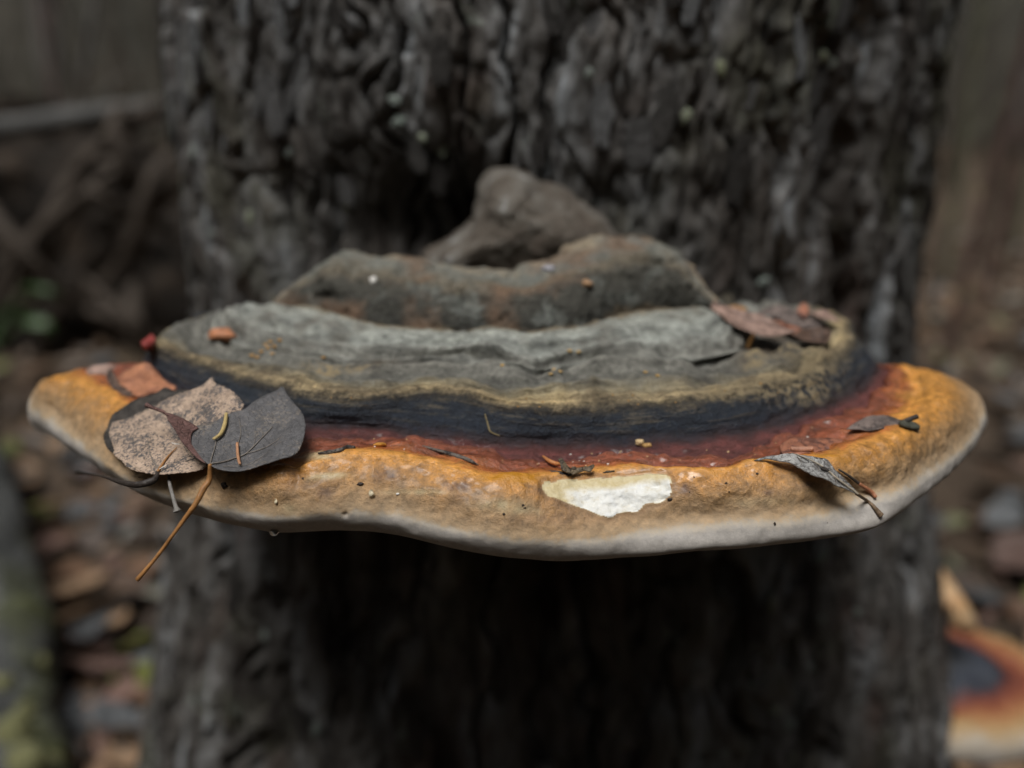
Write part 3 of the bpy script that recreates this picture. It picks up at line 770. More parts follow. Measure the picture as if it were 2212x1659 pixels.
hxs = np.linspace(HCr[0, 0] + 1e-4, HCr[-1, 0] - 1e-4, n_)
res = lambda P: np.stack([hxs, np.interp(hxs, P[:, 0], P[:, 1]), np.interp(hxs, P[:, 0], P[:, 2])], -1)
HCr, HBa = res(HCr[np.argsort(HCr[:, 0])]), res(HBa[np.argsort(HBa[:, 0])])
tap = np.clip(np.linalg.norm(HCr - HBa, axis=1) / 0.03, 0, 1)[:, None]
HV = [HBa + np.array([0, .004, -.012])]
for q in np.linspace(0.0, 1.0, m_):
    HV.append(HBa * (1 - q) + HCr * q + np.array([0, -.55, .84]) * (0.0062 * math.sin(math.pi * min(1, q ** .85)) ** .9) * tap)
HV.append(HCr + np.array([0, .008, -.004])); HV.append(HCr + np.array([0, .03, -.03]))
HV = np.stack(HV)
HN = np.cross(np.gradient(HV, axis=1), np.gradient(HV, axis=0)); HN /= np.linalg.norm(HN, axis=-1, keepdims=True) + 1e-15
HN = HN * np.sign((HN * np.array([0, -.6, .8])).sum(-1).mean())
HV = HV + HN * (0.0020 * fbm(HV * np.array([50, 60, 60]), 3, 108) + 0.0007 * fbm(HV * 300, 3, 109) - 0.0012)[..., None]
hx, hy = to_px(HV)
cr = np.interp(hx, [q[0] for q in CREST], [q[1] for q in CREST]); ba = np.interp(hx, [q[0] for q in BASE[::-1]], [q[1] for q in BASE[::-1]])
hd = 0
for (bx, by, sx, sy, d) in [(1420, 560, 40, 7, -.004), (880, 585, 34, 8, -.003), (700, 640, 26, 12, -.002), (1120, 600, 60, 14, -.003), (840, 655, 20, 14, .002), (1010, 640, 24, 20, -.002), (760, 585, 22, 10, -.002), (980, 600, 30, 10, .0015)]:
    hd = hd + d * np.exp(-((hx - bx) / sx) ** 2 - ((hy - by) / sy) ** 2)
HV = HV + HN * hd[..., None]
def mat_old():
    b = NB('old_growth')
    t = b.math('ADD', b.attr('tone'), b.math('MULTIPLY', b.math('SUBTRACT', b.noise(90, 5, .65), .5), .55))
    col = b.ramp(t, [(0.0, (0.27, 0.225, 0.16)), (0.14, (0.165, 0.170, 0.150)), (0.32, (0.145, 0.125, 0.092)), (0.46, (0.062, 0.060, 0.050)), (0.90, (0.034, 0.034, 0.029)), (1.0, (0.085, 0.068, 0.046))])
    col = b.mix(b.ramp(b.noise(42, 3, .5), [(.50, 0), (.62, .75)]), col, (0.165, 0.105, 0.068))
    col = b.mix(b.ramp(b.noise(75, 4, .6), [(.54, 0), (.66, .7)]), col, (0.150, 0.162, 0.148))
    col = b.mix(1.0, col, b.ramp(b.noise(420, 4, .65), [(.25, .55), (.5, 1.0), (.75, 1.5)]), 'MULTIPLY')
    return b.done(col, .85, b.bump(b.noise(600, 5, .65), .0012), .3)
obj('old_growth', HV.reshape(-1, 3), grid_faces(m_ + 3, n_), mat_old(), bracket, attrs=dict(tone=np.clip((hy - cr) / np.maximum(ba - cr, 20), 0, 1).ravel()))
bpy.context.view_layer.update()
BVH2 = BVHTree.FromPolygons([tuple(v) for v in HV.reshape(-1, 3)], [tuple(f) for f in grid_faces(m_ + 3, n_).tolist()])
BVH = BVHTree.FromObject(body, bpy.context.evaluated_depsgraph_get())
BO = Vector(bracket.location)
def surf(px, py, off=0.0):
    d = ray(px, py).normalized()
    h = BVH.ray_cast(CAM - BO, d)
    h2 = BVH2.ray_cast(CAM, d)
    if h[0] is None and h2[0] is None:
        return None, None
    if h2[0] is not None and (h[0] is None or (h2[0] - CAM).length < (h[0] + BO - CAM).length):
        h = (h2[0] - BO, h2[1])
    nrm = h[1] if h[1].dot(d) < 0 else -h[1]
    return h[0] + BO + nrm * off, nrm

# ================================================================== LEAVES AND BITS LYING ON THE BRACKET
def plane_depth(*pts):
    """depth as seen along each ray on the plane through three placed points"""
    A, B, D = [at_y(*p) for p in pts]
    nrm = (B - A).cross(D - A).normalized()
    def f(px, py, push=0.0):
        d = ray(px, py)
        return CAM + d * ((A - CAM).dot(nrm) / d.dot(nrm)) + nrm * push
    return f
def flat_depth(y0, px0, py0, k=-0.00015, kx=0.0):
    def f(px, py, push=0.0):
        return at_y(px, py, y0 + k * (py - py0) + kx * (px - px0) + push)
    return f
def leaf_data(outline, dep, n=220, m=18, wave=0.0006, fr=90, cup=0.0, thick=0.00022, seed=0, teeth=0.0, nteeth=60):
    O = np.array(outline, float)
    O = catmull(np.vstack([O, O[:1]]), n + 1)[:-1]
    c2 = O.mean(0)
    if teeth:
        saw = (np.arange(n) * nteeth / n) % 1.0
        O = c2 + (O - c2) * (1 + teeth * (saw - 0.5))[:, None]
    rows_ = []
    for q in np.linspace(0.02, 1, m):
        S = c2 + (O - c2) * q
        rows_.append([tuple(dep(a, b_)) for a, b_ in S])
    V = np.array(rows_)
    N_ = grid_normals(V)
    nm = N_.reshape(-1, 3).mean(0); nm /= np.linalg.norm(nm)
    if nm[2] < 0:
        nm = -nm
    q = np.linspace(0.02, 1, m)[:, None]
    edge = fbm(V * fr, 3, seed)
    V = V + nm * (wave * edge * (0.3 + 0.7 * q) + cup * q ** 2)[..., None]
    V = V.reshape(-1, 3)
    B = V - nm * thick
    F = grid_faces(m, n, True)
    k = n * m
    i = (m - 1) * n + np.arange(n); i2 = (m - 1) * n + (np.arange(n) + 1) % n
    cen = np.array([V[:n].mean(0), B[:n].mean(0)])
    j = np.arange(n); j2 = (j + 1) % n
    FF = np.concatenate([F, F[:, ::-1] + k, np.stack([i, i2, i2 + k, i + k], -1)])
    F3 = np.concatenate([np.stack([np.full(n, 2 * k), j2, j], -1), np.stack([np.full(n, 2 * k + 1), j + k, j2 + k], -1)])
    return np.concatenate([V, B, cen]), [FF, F3], nm
def mat_leaf(name, light, dark, spot=0.5, scale=1100, rough=0.6, spec=0.35, edge=None, big=160):
    b = NB(name)
    n = b.noise(scale, 5, 0.7); n0 = b.noise(big, 4, 0.6)
    j = b.math('ADD', b.math('MULTIPLY', n, 0.6), b.math('MULTIPLY', n0, 0.4))
    f = b.ramp(j, [(spot - 0.03, 0.0), (spot + 0.03, 1.0)])
    col = b.mix(f, dark, light)
    col = b.mix(1.0, col, b.ramp(b.noise(420, 4, 0.6), [(0.3, 0.72), (0.7, 1.25)]), 'MULTIPLY')
    if edge:
        col = b.mix(b.ramp(b.noise(70, 2, 0.5), [(0.52, 0.0), (0.66, 0.6)]), col, edge)
    veins = b.voro(620, feature='DISTANCE_TO_EDGE')
    col = b.mix(0.5, col, b.ramp(veins, [(0.0, 1.5), (0.05, 1.0)]), 'MULTIPLY')
    h = b.math('ADD', b.math('MULTIPLY', b.ramp(veins, [(0.0, 0.0), (0.08, 1.0)]), 0.5), n)
    return b.done(col, rough, b.bump(h, 0.0005, 0.7), spec)
def mat_plain(name, c, rough=0.55, var=0.3, scale=700, spec=0.4):
    b = NB(name)
    n = b.noise(scale, 4, 0.65)
    col = b.mix(1.0, c, b.ramp(n, [(0.25, 1 - var), (0.75, 1 + var)]), 'MULTIPLY')
    return b.done(col, rough, b.bump(n, 0.0004), spec)
Z2 = lambda l: zf(l, 164.6, 795.5, .2480)
Z4 = lambda l: zf(l, 1591.0, 905.2, .1984)
Z5 = lambda l: zf(l, 1426.4, 603.5, .2480)
Z0 = lambda l: zf(l, 0.0, 713.2, .1984)
Z8 = lambda l: zf(l, 631.0, 905.2, .1984)
Z3 = lambda l: zf(l, 1097.0, 933.0, .1984)

M_LA = mat_leaf('mottled_leaf', (0.46, 0.345, 0.26), (0.10, 0.092, 0.090), 0.495, 1500)
M_LB = mat_leaf('dark_leaf', (0.22, 0.19, 0.16), (0.105, 0.104, 0.108), 0.57, 1500, 0.45, 0.5)
M_LC = mat_leaf('blackened_leaf', (0.06, 0.052, 0.045), (0.026, 0.023, 0.021), 0.5, 900, 0.55)
M_LF = mat_leaf('leaf_underside', (0.155, 0.085, 0.075), (0.085, 0.045, 0.04), 0.48, 900)
M_VEIN = mat_plain('leaf_vein', (0.20, 0.175, 0.15), 0.6)
M_PETB = mat_plain('petiole', (0.33, 0.16, 0.055), 0.45, 0.35, 500)
M_PETA = mat_plain('dark_petiole', (0.035, 0.028, 0.024), 0.5)

def leaf_thing(name, label, cat, outline, dep, mat, base, group=None, **kw):
    V, F, nm = leaf_data(outline, dep, **kw)
    e = empty(name, base)
    tag(e, label, cat, group)
    obj('blade', V, F, mat, e)
    return e, nm
def thread(name, pts, rad, mat, parent=None, n=40, seg=8, rough=0.0, origin=None, seed=1):
    V, F = tube_data(pts, rad, n, seg, rough, seed)
    return obj(name, V, F, mat, parent, origin if origin is not None else tuple(V.mean(0)))

# --- the dark leaf lowest in the pile
depA = plane_depth((342, 1027, .1812), (461, 821, .2125), (240, 930, .2012))
def waved(dep, cx, cy, R, amp, cup, ph):
    def f(a, b_, push=0.0):
        p = dep(a, b_, push)
        w_ = amp * (math.sin(a * .021 + ph) * math.cos(b_ * .031 + ph) + .5 * math.sin(a * .05 + b_ * .037 + ph)) + cup * ((a - cx) ** 2 + (b_ - cy) ** 2) / R ** 2
        return p + Vector((-.1, -.35, .93)) * w_
    return f
depA0 = depA
depA = waved(depA0, 380, 935, 130, .0008, .0012, 1.3)
depC = lambda a, b_, push=0.0: depA0(a, b_, 0) + (depA0(a, b_) - CAM).normalized() * 0.0022
OC = Z2([(350, 765), (300, 720), (255, 670), (234, 600), (240, 550), (265, 510), (300, 430), (340, 380), (450, 310), (560, 255), (680, 205), (770, 165), (850, 182), (930, 176), (1050, 195), (1120, 300), (1120, 500), (900, 660), (600, 740)])
lc, _ = leaf_thing('fallen_leaf', 'blackened round leaf lying underneath the speckled tan leaf', 'leaf', OC, depC, M_LC, tuple(depC(480, 930)), wave=0.0008, seed=3, teeth=0.025, nteeth=46)
# --- the speckled tan leaf
OA = Z2([(720, 938), (600, 920), (480, 905), (430, 862), (370, 812), (345, 782), (352, 745), (318, 660), (300, 590), (322, 520), (335, 490), (430, 450), (560, 370), (700, 310), (850, 255), (1000, 215), (1090, 182), (1150, 140), (1193, 104), (1222, 160), (1310, 215), (1400, 270), (1460, 330), (1475, 372), (1400, 450), (1290, 560), (1220, 700), (1170, 790), (1115, 868), (1060, 900), (960, 928), (850, 942), (770, 944)])
la, nA = leaf_thing('fallen_leaf', 'speckled tan and grey aspen leaf lying partly beneath a smooth dark leaf', 'leaf', OA, depA, M_LA, tuple(depA(342, 1027)), wave=0.0, seed=5, teeth=0.022, nteeth=64)
AA = lambda l, up=0.0004: [depA(a, b_, 0) + Vector(nA) * up for a, b_ in Z2(l)]
thread('vein', AA([(885, 700), (800, 805), (722, 930)]), [.00012, .00022, .00035], M_PETB, la, 24, 6)
thread('vein', AA([(730, 900), (660, 780), (640, 640)], .0002), [.00018, .00012, .00006], M_VEIN, la, 20, 6)
thread('vein', AA([(960, 830), (1040, 790)], .0002), [.00012, .00006], M_VEIN, la, 12, 6)
pa = [tuple(depA(*Z2([(722, 925)])[0]) + Vector(nA) * .0003)]
for (a, b_), yy in zip(Z2([(690, 960), (640, 990), (530, 1014), (400, 995), (245, 945), (90, 912), (10, 902)]), [.179, .178, .178, .181, .190, .215, .228]):
    pa.append(tuple(at_y(a, b_, yy)))
thread('petiole', pa, [.0004, .0007, .0009, .0008, .0006, .00035, .00025, .0006], M_PETA, la, 60, 8)
# --- the smooth dark leaf on top
depB = plane_depth((460, 1021, .1742), (613, 844, .2040), (640, 1000, .1742))
depB = waved(depB, 560, 930, 120, .0008, .0020, 4.0)
OB = Z2([(1195, 915), (1120, 852), (1045, 762), (1025, 660), (1050, 580), (1090, 550), (1200, 505), (1350, 420), (1480, 375), (1560, 310), (1650, 260), (1750, 220), (1810, 192), (1845, 245), (1900, 310), (1970, 400), (2005, 490), (2012, 580), (1995, 680), (1970, 750), (1930, 800), (1880, 825), (1800, 842), (1700, 870), (1550, 897), (1400, 920), (1270, 933)])
lb, nB = leaf_thing('fallen_leaf', 'smooth dark grey aspen leaf with long orange stalk lying uppermost', 'leaf', OB, depB, M_LB, tuple(depB(460, 1021)), wave=0.0, seed=8, teeth=0.012, nteeth=70)
BB = lambda l, up=0.0004: [depB(a, b_, 0) + Vector(nB) * up for a, b_ in Z2(l)]
for pts, rd in (([(1200, 905), (1205, 830), (1225, 700), (1235, 600)], .00016), ([(1205, 905), (1300, 850), (1390, 790), (1480, 740), (1620, 600), (1710, 500)], .0002), ([(1470, 745), (1600, 715), (1700, 690), (1790, 640)], .00012), ([(1415, 780), (1415, 670), (1440, 590), (1430, 470)], .00012), ([(1620, 600), (1625, 540)], .00007), ([(1300, 900), (1500, 850), (1700, 760)], .00007), ([(1540, 690), (1560, 600), (1550, 520)], .00006)):
    thread('vein', BB(pts, .00022), [rd, rd * .8, rd * .4], M_VEIN, lb, 30, 6)
VF, FF_, _ = leaf_data(Z2([(800, 500), (840, 520), (870, 580), (930, 670), (1000, 752), (1100, 848), (1160, 890), (1060, 770), (1036, 700), (1034, 640), (1060, 585), (1082, 556), (900, 517)]), lambda a, b_, push=0.0: depB(a, b_) - (depB(a, b_) - CAM).normalized() * (.0016 - .000013 * max(0.0, a - 378)), n=140, m=12, wave=0.0004, seed=14)
fo = obj('folded_lobe', VF, FF_, M_LF, lb); fo['label'] = 'reddish underside of the leaf folded over'
thread('fold_tip', [tuple(depB(a, b_) - (depB(a, b_) - CAM).normalized() * .0018) for a, b_ in Z2([(690, 482), (740, 490), (820, 508), (860, 540)])], [.0006, .0004, .0004, .0002], M_LF, lb, 20, 6)
pb = [tuple(depB(*Z2([(1200, 912)])[0]) + Vector(nB) * .0002)]
for (a, b_), yy in zip(Z2([(1160, 965), (1110, 1050), (1040, 1180), (960, 1290), (880, 1400), (700, 1645)]) + [(296, 1253)], [.1725, .171, .169, .168, .167, .165, .163]):
    pb.append(tuple(at_y(a, b_, yy)))
thread('petiole', pb, [.0004, .0006, .0007, .0006, .0005, .00042, .0004, .00052], M_PETB, lb, 70, 10, 0.06)
# larch-like needles lying on it
M_N1 = mat_plain('straw_needle', (0.46, 0.35, 0.15), 0.5, 0.15)
M_N2 = mat_plain('pinkish_needle', (0.42, 0.22, 0.12), 0.5, 0.3)
tag(thread('conifer_needle', BB([(1328, 452), (1312, 540), (1275, 620), (1215, 668)], .0009), [.00042, .00050, .00046, .00036], M_N1, None, 30, 10), 'pale straw curved needle lying on the dark grey leaf', 'needle')
tag(thread('conifer_needle', BB([(1412, 682), (1414, 760), (1424, 825), (1438, 868)], .0008), [.00034, .00036, .00034, .00030], M_N2, None, 30, 10), 'short pinkish brown needle lying on the dark grey leaf', 'needle')
M_WHITE = mat_plain('white_fibre', (0.75, 0.74, 0.70), 0.6, 0.1)
tag(thread('fibre', AA([(846, 674), (880, 685), (918, 690)], .0010), [.00006, .00014, .00005], M_WHITE, None, 12, 6), 'tiny white fibre on the middle of the speckled tan leaf', 'fibre')
tag(thread('fibre', AA([(745, 918), (780, 900), (808, 888)], .0008), [.00006, .00013, .00005], M_WHITE, None, 12, 6), 'tiny white fibre beside the stalk of the speckled tan leaf', 'fibre')
# small grey twig hanging out under the leaves
tw = [at_y(a, b_, yy) for (a, b_), yy in zip(Z2([(805, 930), (815, 1010), (840, 1110), (870, 1210), (882, 1245)]), [.184, .180, .1765, .174, .1735])]
tag(thread('twig', [tuple(q) for q in tw], [.00035, .00040, .00042, .0005, .0010], mat_plain('grey_twig', (0.20, 0.19, 0.175), 0.7), None, 30, 8, 0.1), 'short grey twig poking out below the speckled leaf', 'twig')

# --- willow leaf draped over the lip
ym_ = lambda px: np.interp(px, [1628, 1700, 1760, 1800, 1850, 1905], [.1812, .1802, .1786, .1772, .1757, .1745])
pm_ = lambda px: np.interp(px, [1628, 1700, 1760, 1800, 1850, 1905], [993, 987, 998, 1022, 1066, 1115])
depW = lambda a, b_, push=0.0: at_y(a, b_, float(ym_(a)) - 0.00013 * (b_ - float(pm_(a))))
def strip_leaf(upper, lower, dep, nm, n=90, m=11, ridge=0.00025, wave=0.0004, seed=1, thick=.00025):
    U = catmull([(*q, 0) for q in upper], n)[:, :2]; L_ = catmull([(*q, 0) for q in lower], n)[:, :2]
    rows_ = []
    for f in np.linspace(0, 1, m):
        S = U * (1 - f) + L_ * f
        rows_.append([tuple(dep(a, b_) + Vector(nm) * ridge * (4 * (f - .5) ** 2)) for a, b_ in S])
    V = np.array(rows_)
    V = V + np.array(nm) * (wave * fbm(V * 220, 3, seed))[..., None]
    V = V.reshape(-1, 3); B = V - np.array(nm) * thick
    F = grid_faces(m, n); k = n * m
    e = np.concatenate([np.arange(n), n * np.arange(1, m) + n - 1, n * (m - 1) + np.arange(n - 2, -1, -1), n * np.arange(m - 2, 0, -1)]); e2 = np.roll(e, -1)
    return np.concatenate([V, B]), np.concatenate([F, F[:, ::-1] + k, np.stack([e, e2, e2 + k, e + k], -1)])
M_LW = mat_leaf('grey_willow_leaf', (0.34, 0.34, 0.33), (0.13, 0.125, 0.12), 0.47, 1300, 0.42, 0.6)
nW = np.array([0.15, -0.45, 0.88])
lw = empty('fallen_leaf', tuple(depW(1851, 1068))); tag(lw, 'narrow silvery grey willow leaf draped over the golden lip', 'leaf')
V, F = strip_leaf(Z4([(190, 455), (260, 428), (400, 400), (560, 380), (700, 400), (850, 415), (980, 450), (1060, 540), (1120, 600), (1200, 680), (1260, 750), (1312, 822)]), Z4([(190, 457), (250, 450), (330, 440), (480, 460), (600, 486), (700, 542), (850, 622), (1000, 682), (1100, 728), (1180, 762), (1250, 800), (1312, 830)]), depW, nW)
obj('blade', V, F, M_LW, lw)
WW = lambda l, up=0.0003: [depW(a, b_) + Vector(nW) * up for a, b_ in Z4(l)]
thread('midrib', WW([(640, 392), (800, 458), (950, 546), (1100, 668), (1230, 765), (1312, 828)], .0004), [.00014, .0002, .00024, .0003], mat_plain('pale_midrib', (0.36, 0.31, 0.24), 0.6), lw, 40, 6)
hv, hf, _ = leaf_data(Z4([(905, 530), (950, 540), (1000, 575), (990, 582), (940, 570), (912, 548)]), lambda a, b_, push=0.0: depW(a, b_) + Vector(nW) * .0006, n=40, m=5, wave=0.0)
obj('tear', hv, hf, M_PETA, lw)
ps = [tuple(depW(*Z4([(1300, 820)])[0]) + Vector(nW) * .0003)] + [tuple(surf(a, b_, .0006)[0]) for a, b_ in Z4([(1400, 900), (1480, 965), (1530, 1025), (1556, 1055)])]
thread('petiole', ps, [.0004, .00038, .00042, .0006, .0007], mat_plain('brown_stalk', (0.17, 0.115, 0.07), 0.6), lw, 36, 8, 0.08)
for k in range(7):
    a0 = 560 + 95 * k
    mx, my = a0, np.interp(a0, [560, 800, 950, 1100, 1230], [385, 458, 546, 668, 765])
    thread('vein', WW([(mx, my), (mx + 45, my + 55), (mx + 40, my + 95)] if k % 2 else [(mx, my), (mx + 55, my - 5), (mx + 95, my + 15)], .00022), [.0001, .00005], M_VEIN, lw, 10, 5)
sn = [tuple(surf(a, b_, .0007)[0]) for a, b_ in Z4([(1092, 556), (1200, 622), (1310, 690)])]
nd = [tuple(surf(a, b_, .0008)[0]) for a, b_ in Z4([(1305, 690), (1400, 752), (1455, 812), (1500, 868)])]
en = empty('conifer_needle', nd[-1]); tag(en, 'salmon pink needle with a dark withered end beside the willow leaf', 'needle')
thread('withered_end', sn, [.0002, .00030, .00036], mat_plain('withered', (0.055, 0.045, 0.038), 0.6), en, 20, 8)
thread('needle', nd, [.0004, .00052, .0005, .0004], mat_plain('salmon', (0.40, 0.17, 0.09), 0.4, 0.15), en, 24, 10)

# --- crumpled leaf scrap with an orange needle, in the middle of the groove
def S3(l, off):
    return [tuple(surf(a, b_, off)[0]) for a, b_ in Z3(l)]
nd = S3([(355, 305), (430, 350), (520, 385), (600, 405)], .0012)
tag(thread('conifer_needle', nd, [.0003, .0005, .0005, .0004], mat_plain('orange_needle', (0.50, 0.21, 0.075), 0.4, 0.15), None, 24, 10), 'bright orange needle tucked under the crumpled leaf scrap', 'needle')
sc0 = surf(*Z3([(690, 440)])[0])[0]
se = empty('leaf_scrap', sc0); tag(se, 'crumpled dark brown leaf scrap lying in the rusty groove', 'leaf scrap')
M_SC = mat_leaf('scrap', (0.14, 0.105, 0.065), (0.055, 0.045, 0.034), 0.48, 1200, 0.5)
yb = sc0.y
for nm_, ol, dy in (('dark_strip', [(230, 425), (290, 405), (420, 408), (560, 425), (700, 455), (690, 468), (560, 462), (400, 450)], .000), ('curl', [(545, 290), (590, 282), (620, 330), (660, 390), (720, 440), (690, 455), (620, 435), (585, 400), (570, 340)], -.0012), ('wing', [(700, 455), (660, 420), (700, 380), (780, 385), (850, 370), (905, 380), (932, 350), (942, 372), (900, 425), (830, 415), (760, 435)], -.0006)):
    V, F, _ = leaf_data(Z3(ol), flat_depth(yb - .001 + dy, 1230, 1020, -.0001), n=90, m=8, wave=.0006, fr=300, seed=len(ol), thick=.0003)
    obj(nm_, V, F, M_PETA if nm_ == 'dark_strip' else M_SC, se)
# --- dark slivers on the rusty groove
M_SL = mat_leaf('dark_sliver', (0.13, 0.115, 0.10), (0.03, 0.026, 0.024), 0.5, 1500, 0.55)
def sliver(label, l, rad, conv=Z8, mat=None, name='leaf_sliver', cat='leaf scrap', n=24):
    pts = [tuple(surf(a, b_, rad[len(rad) // 2] * 0.5)[0]) for a, b_ in conv(l)]
    return tag(thread(name, pts, rad, mat or M_SL, None, n, 7, 0.25, seed=len(label)), label, cat)
sliver('long thin dark sliver lying aslant on the rusty groove', [(1425, 300), (1560, 345), (1750, 400), (1900, 450), (2030, 515)], [.0001, .0004, .0006, .0006, .0001])
sliver('dark curled sliver at the crest of the lip beside the dark grey leaf', [(285, 380), (400, 372), (520, 350), (600, 325), (685, 318)], [.0002, .0005, .0005, .0007, .0003])
sliver('flat brown sliver in the groove just above the white scar', [(1035, 447), (1090, 437), (1160, 430)], [.0001, .0003, .0002], Z3, M_SC)
sliver('orange grain resting on the crest of the lip', [(890, 298), (950, 292), (1020, 294)], [.0003, .0006, .0004], Z8, mat_plain('orange_grain', (0.55, 0.26, 0.05), 0.4), 'grain', 'grain')
sliver('pale hair-thin curl of root fibre on the black band', [(1120, 180), (1135, 235), (1150, 275), (1200, 300)], [.00012, .0002, .0002, .00012], lambda l: zf(l, 603.4, 822.9, .3968), mat_plain('straw', (0.24, 0.19, 0.09), 0.6), 'fibre', 'fibre')
# crumbs: small lumps, each its own
def lump(name, label, cat, px, py, sx, mat, seed, asp=(1, 1, 1), group=None, up=0.3):
    q = surf(px, py)
    if q[0] is None:
        return None
    p, nn = q
    s = sx / FPX * (p - CAM).length
    a = np.linspace(0, 2 * np.pi, 14, endpoint=False); t = np.linspace(0.08, np.pi - 0.08, 8)
    Tt, A_ = np.meshgrid(t, a, indexing='ij')
    D = np.stack([np.sin(Tt) * np.cos(A_), np.sin(Tt) * np.sin(A_), np.cos(Tt)], -1)
    D = D * (1 + 0.45 * fbm(D * 1.7 + seed * 3.3, 3, seed))[..., None] * np.array(asp) * s
    D = D + np.array(p + nn * s * up)
    F = grid_faces(8, 14, True)
    V = np.concatenate([D.reshape(-1, 3), D[0].mean(0, keepdims=True), D[-1].mean(0, keepdims=True)])
    j = np.arange(14); j2 = (j + 1) % 14
    F3 = np.concatenate([np.stack([np.full(14, 112), j, j2], -1), np.stack([np.full(14, 113), 98 + j2, 98 + j], -1)])
    return tag(obj(name, V, [F, F3], mat, None, tuple(p)), label, cat, group)
M_CR = mat_plain('pale_crumb', (0.60, 0.44, 0.24), 0.7, 0.3)
M_CR2 = mat_plain('ochre_crumb', (0.42, 0.25, 0.09), 0.7, 0.3)
M_CRD = mat_plain('dark_crumb', (0.035, 0.025, 0.02), 0.6)
M_SHELL = mat_plain('shell', (0.70, 0.62, 0.44), 0.45, 0.15)
lump('wood_crumb', 'pale ragged wood crumb at the foot of the black band', 'crumb', 1382, 956, 9, M_CR, 1, (1, .6, .8))
lump('wood_crumb', 'orange ragged wood crumb beside the pale one at the foot of the black band', 'crumb', 1397, 964, 8, M_CR2, 2, (1.2, .6, .8))
lump('seed_husk', 'tiny cream curled husk on the tan slope of the lip', 'husk', 803, 1068, 8, M_SHELL, 3, (.7, .7, 1.1))
lump('seed_husk', 'small white grain on the tan slope near the cream husk', 'grain', 859, 1067, 3.5, M_WHITE, 4, (1.2, .6, .6))
lump('dark_crumb', 'black crumb on the tan slope just below the dark grey leaf', 'crumb', 486, 1048, 6, M_CRD, 5)
lump('dark_crumb', 'small dark oblong crumb on the tan slope above the cream husk', 'crumb', 779, 1046, 5, M_CRD, 6, (1.4, .7, .7))
lump('seed_husk', 'tiny pale split husk on the lip below the dark grey leaf', 'husk', 597, 1084, 4, M_SHELL, 7, (.8, .8, 1.3))
lump('dark_crumb', 'black crumb at the right end of the white scar', 'crumb', 1448, 1079, 4, M_CRD, 8, (1.3, .8, .8))
lump('dark_crumb', 'lone dark speck on the white edge below the golden lip', 'crumb', 1673, 1132, 4, M_CRD, 9, (.6, .6, 1))
lump('bark_crumb', 'dark mossy bark crumb resting on the golden lip', 'crumb', 1962, 924, 17, mat_plain('mossy_crumb', (0.06, 0.062, 0.045), 0.8, 0.5), 10, (1.2, .8, .6))
lump('leaf_scrap', 'orange leaf scrap lying on the grey crown near the rim', 'leaf scrap', 487, 724, 22, mat_plain('orange_scrap', (0.46, 0.20, 0.10), 0.6, 0.3), 11, (1.25, .8, .5))
lump('leaf_scrap', 'white chip on the dark dome of the crown', 'chip', 808, 607, 8, M_WHITE, 12)
lump('wood_crumb', 'round tan crumb on the dark dome of the crown', 'crumb', 1267, 614, 9, mat_plain('tan_crumb', (0.36, 0.22, 0.12), 0.7), 13, (1.2, 1, .8))
lump('leaf_scrap', 'small silvery chip in the dip at the top of the dome', 'chip', 1186, 583, 11, mat_plain('silver', (0.36, 0.36, 0.40), 0.5), 14, (1.3, 1, .7))
p_ = at_y(315, 735, .2535)
rs = np.random.RandomState(4)
for k, (a, b_) in enumerate([(565, 760), (580, 752), (595, 748), (605, 735), (556, 772), (588, 765), (700, 772), (575, 745), (545, 768), (585, 738)]):
    lump('wood_crumb', 'little ochre crumb scattered on the grey crown', 'crumb', a, b_, 4.2, M_CR2, 20 + k, (1.3, 1, .7), 'ochre crumbs on the grey crown')
for k, (a, b_) in enumerate([(1230, 758), (1250, 760), (1195, 798), (1210, 803), (1190, 808), (1395, 805), (1085, 790), (1420, 812)]):
    lump('wood_crumb', 'little golden grain scattered along the front of the grey crown', 'grain', a, b_, 3.6, mat_plain('golden', (0.5, 0.33, 0.12), 0.6) if k == 0 else bpy.data.materials['golden'], 40 + k, (1.3, 1, .7), 'golden grains on the grey crown')
for k in range(30):
    a, b_ = rs.uniform(690, 1780), 0
    b_ = np.interp(a, [690, 940, 1100, 1300, 1500, 1700, 1780], [950, 965, 990, 990, 985, 955, 930]) + rs.uniform(-14, 18)
    lump('grit', 'pale grit speck in the rusty groove', 'grit', a, b_, rs.uniform(0.8, 2.0), M_WHITE if k % 3 == 0 else M_CR, 60 + k, (1.3, 1, .8), 'grit specks in the groove')
for k in range(14):
    a = rs.uniform(700, 1700)
    b_ = np.interp(a, [700, 920, 1180, 1500, 1700], [858, 845, 872, 858, 830]) + rs.uniform(-14, 16)
    lump('grit', 'ochre grit grain stuck to the tan rim', 'grit', a, b_, rs.uniform(1.2, 2.4), M_CR2, 120 + k, (1.3, 1, .8), 'grit grains on the rim')
for k in range(10):
    a = rs.uniform(560, 1850)
    b_ = np.interp(a, [560, 700, 1000, 1200, 1500, 1850], [1070, 1050, 1080, 1120, 1060, 1030]) + rs.uniform(-30, 26)
    lump('dark_crumb', 'dark pinprick crumb on the tan slope of the lip', 'crumb', a, b_, rs.uniform(1.2, 2.4), M_CRD, 180 + k, (1.2, 1, .9), 'dark pinpricks on the lip')
# red berry scrap on the far rim
V, F, _ = leaf_data([(304, 740), (312, 728), (328, 724), (336, 733), (328, 746), (312, 750)], flat_depth(.2440, 318, 738, -.0004), n=50, m=6, wave=.001, fr=200, thick=.002)
tag(obj('leaf_scrap', V, F, mat_plain('red_scrap', (0.26, 0.045, 0.04), 0.5), None, tuple(p_)), 'bright red leaf scrap on the far end of the rim', 'leaf scrap')
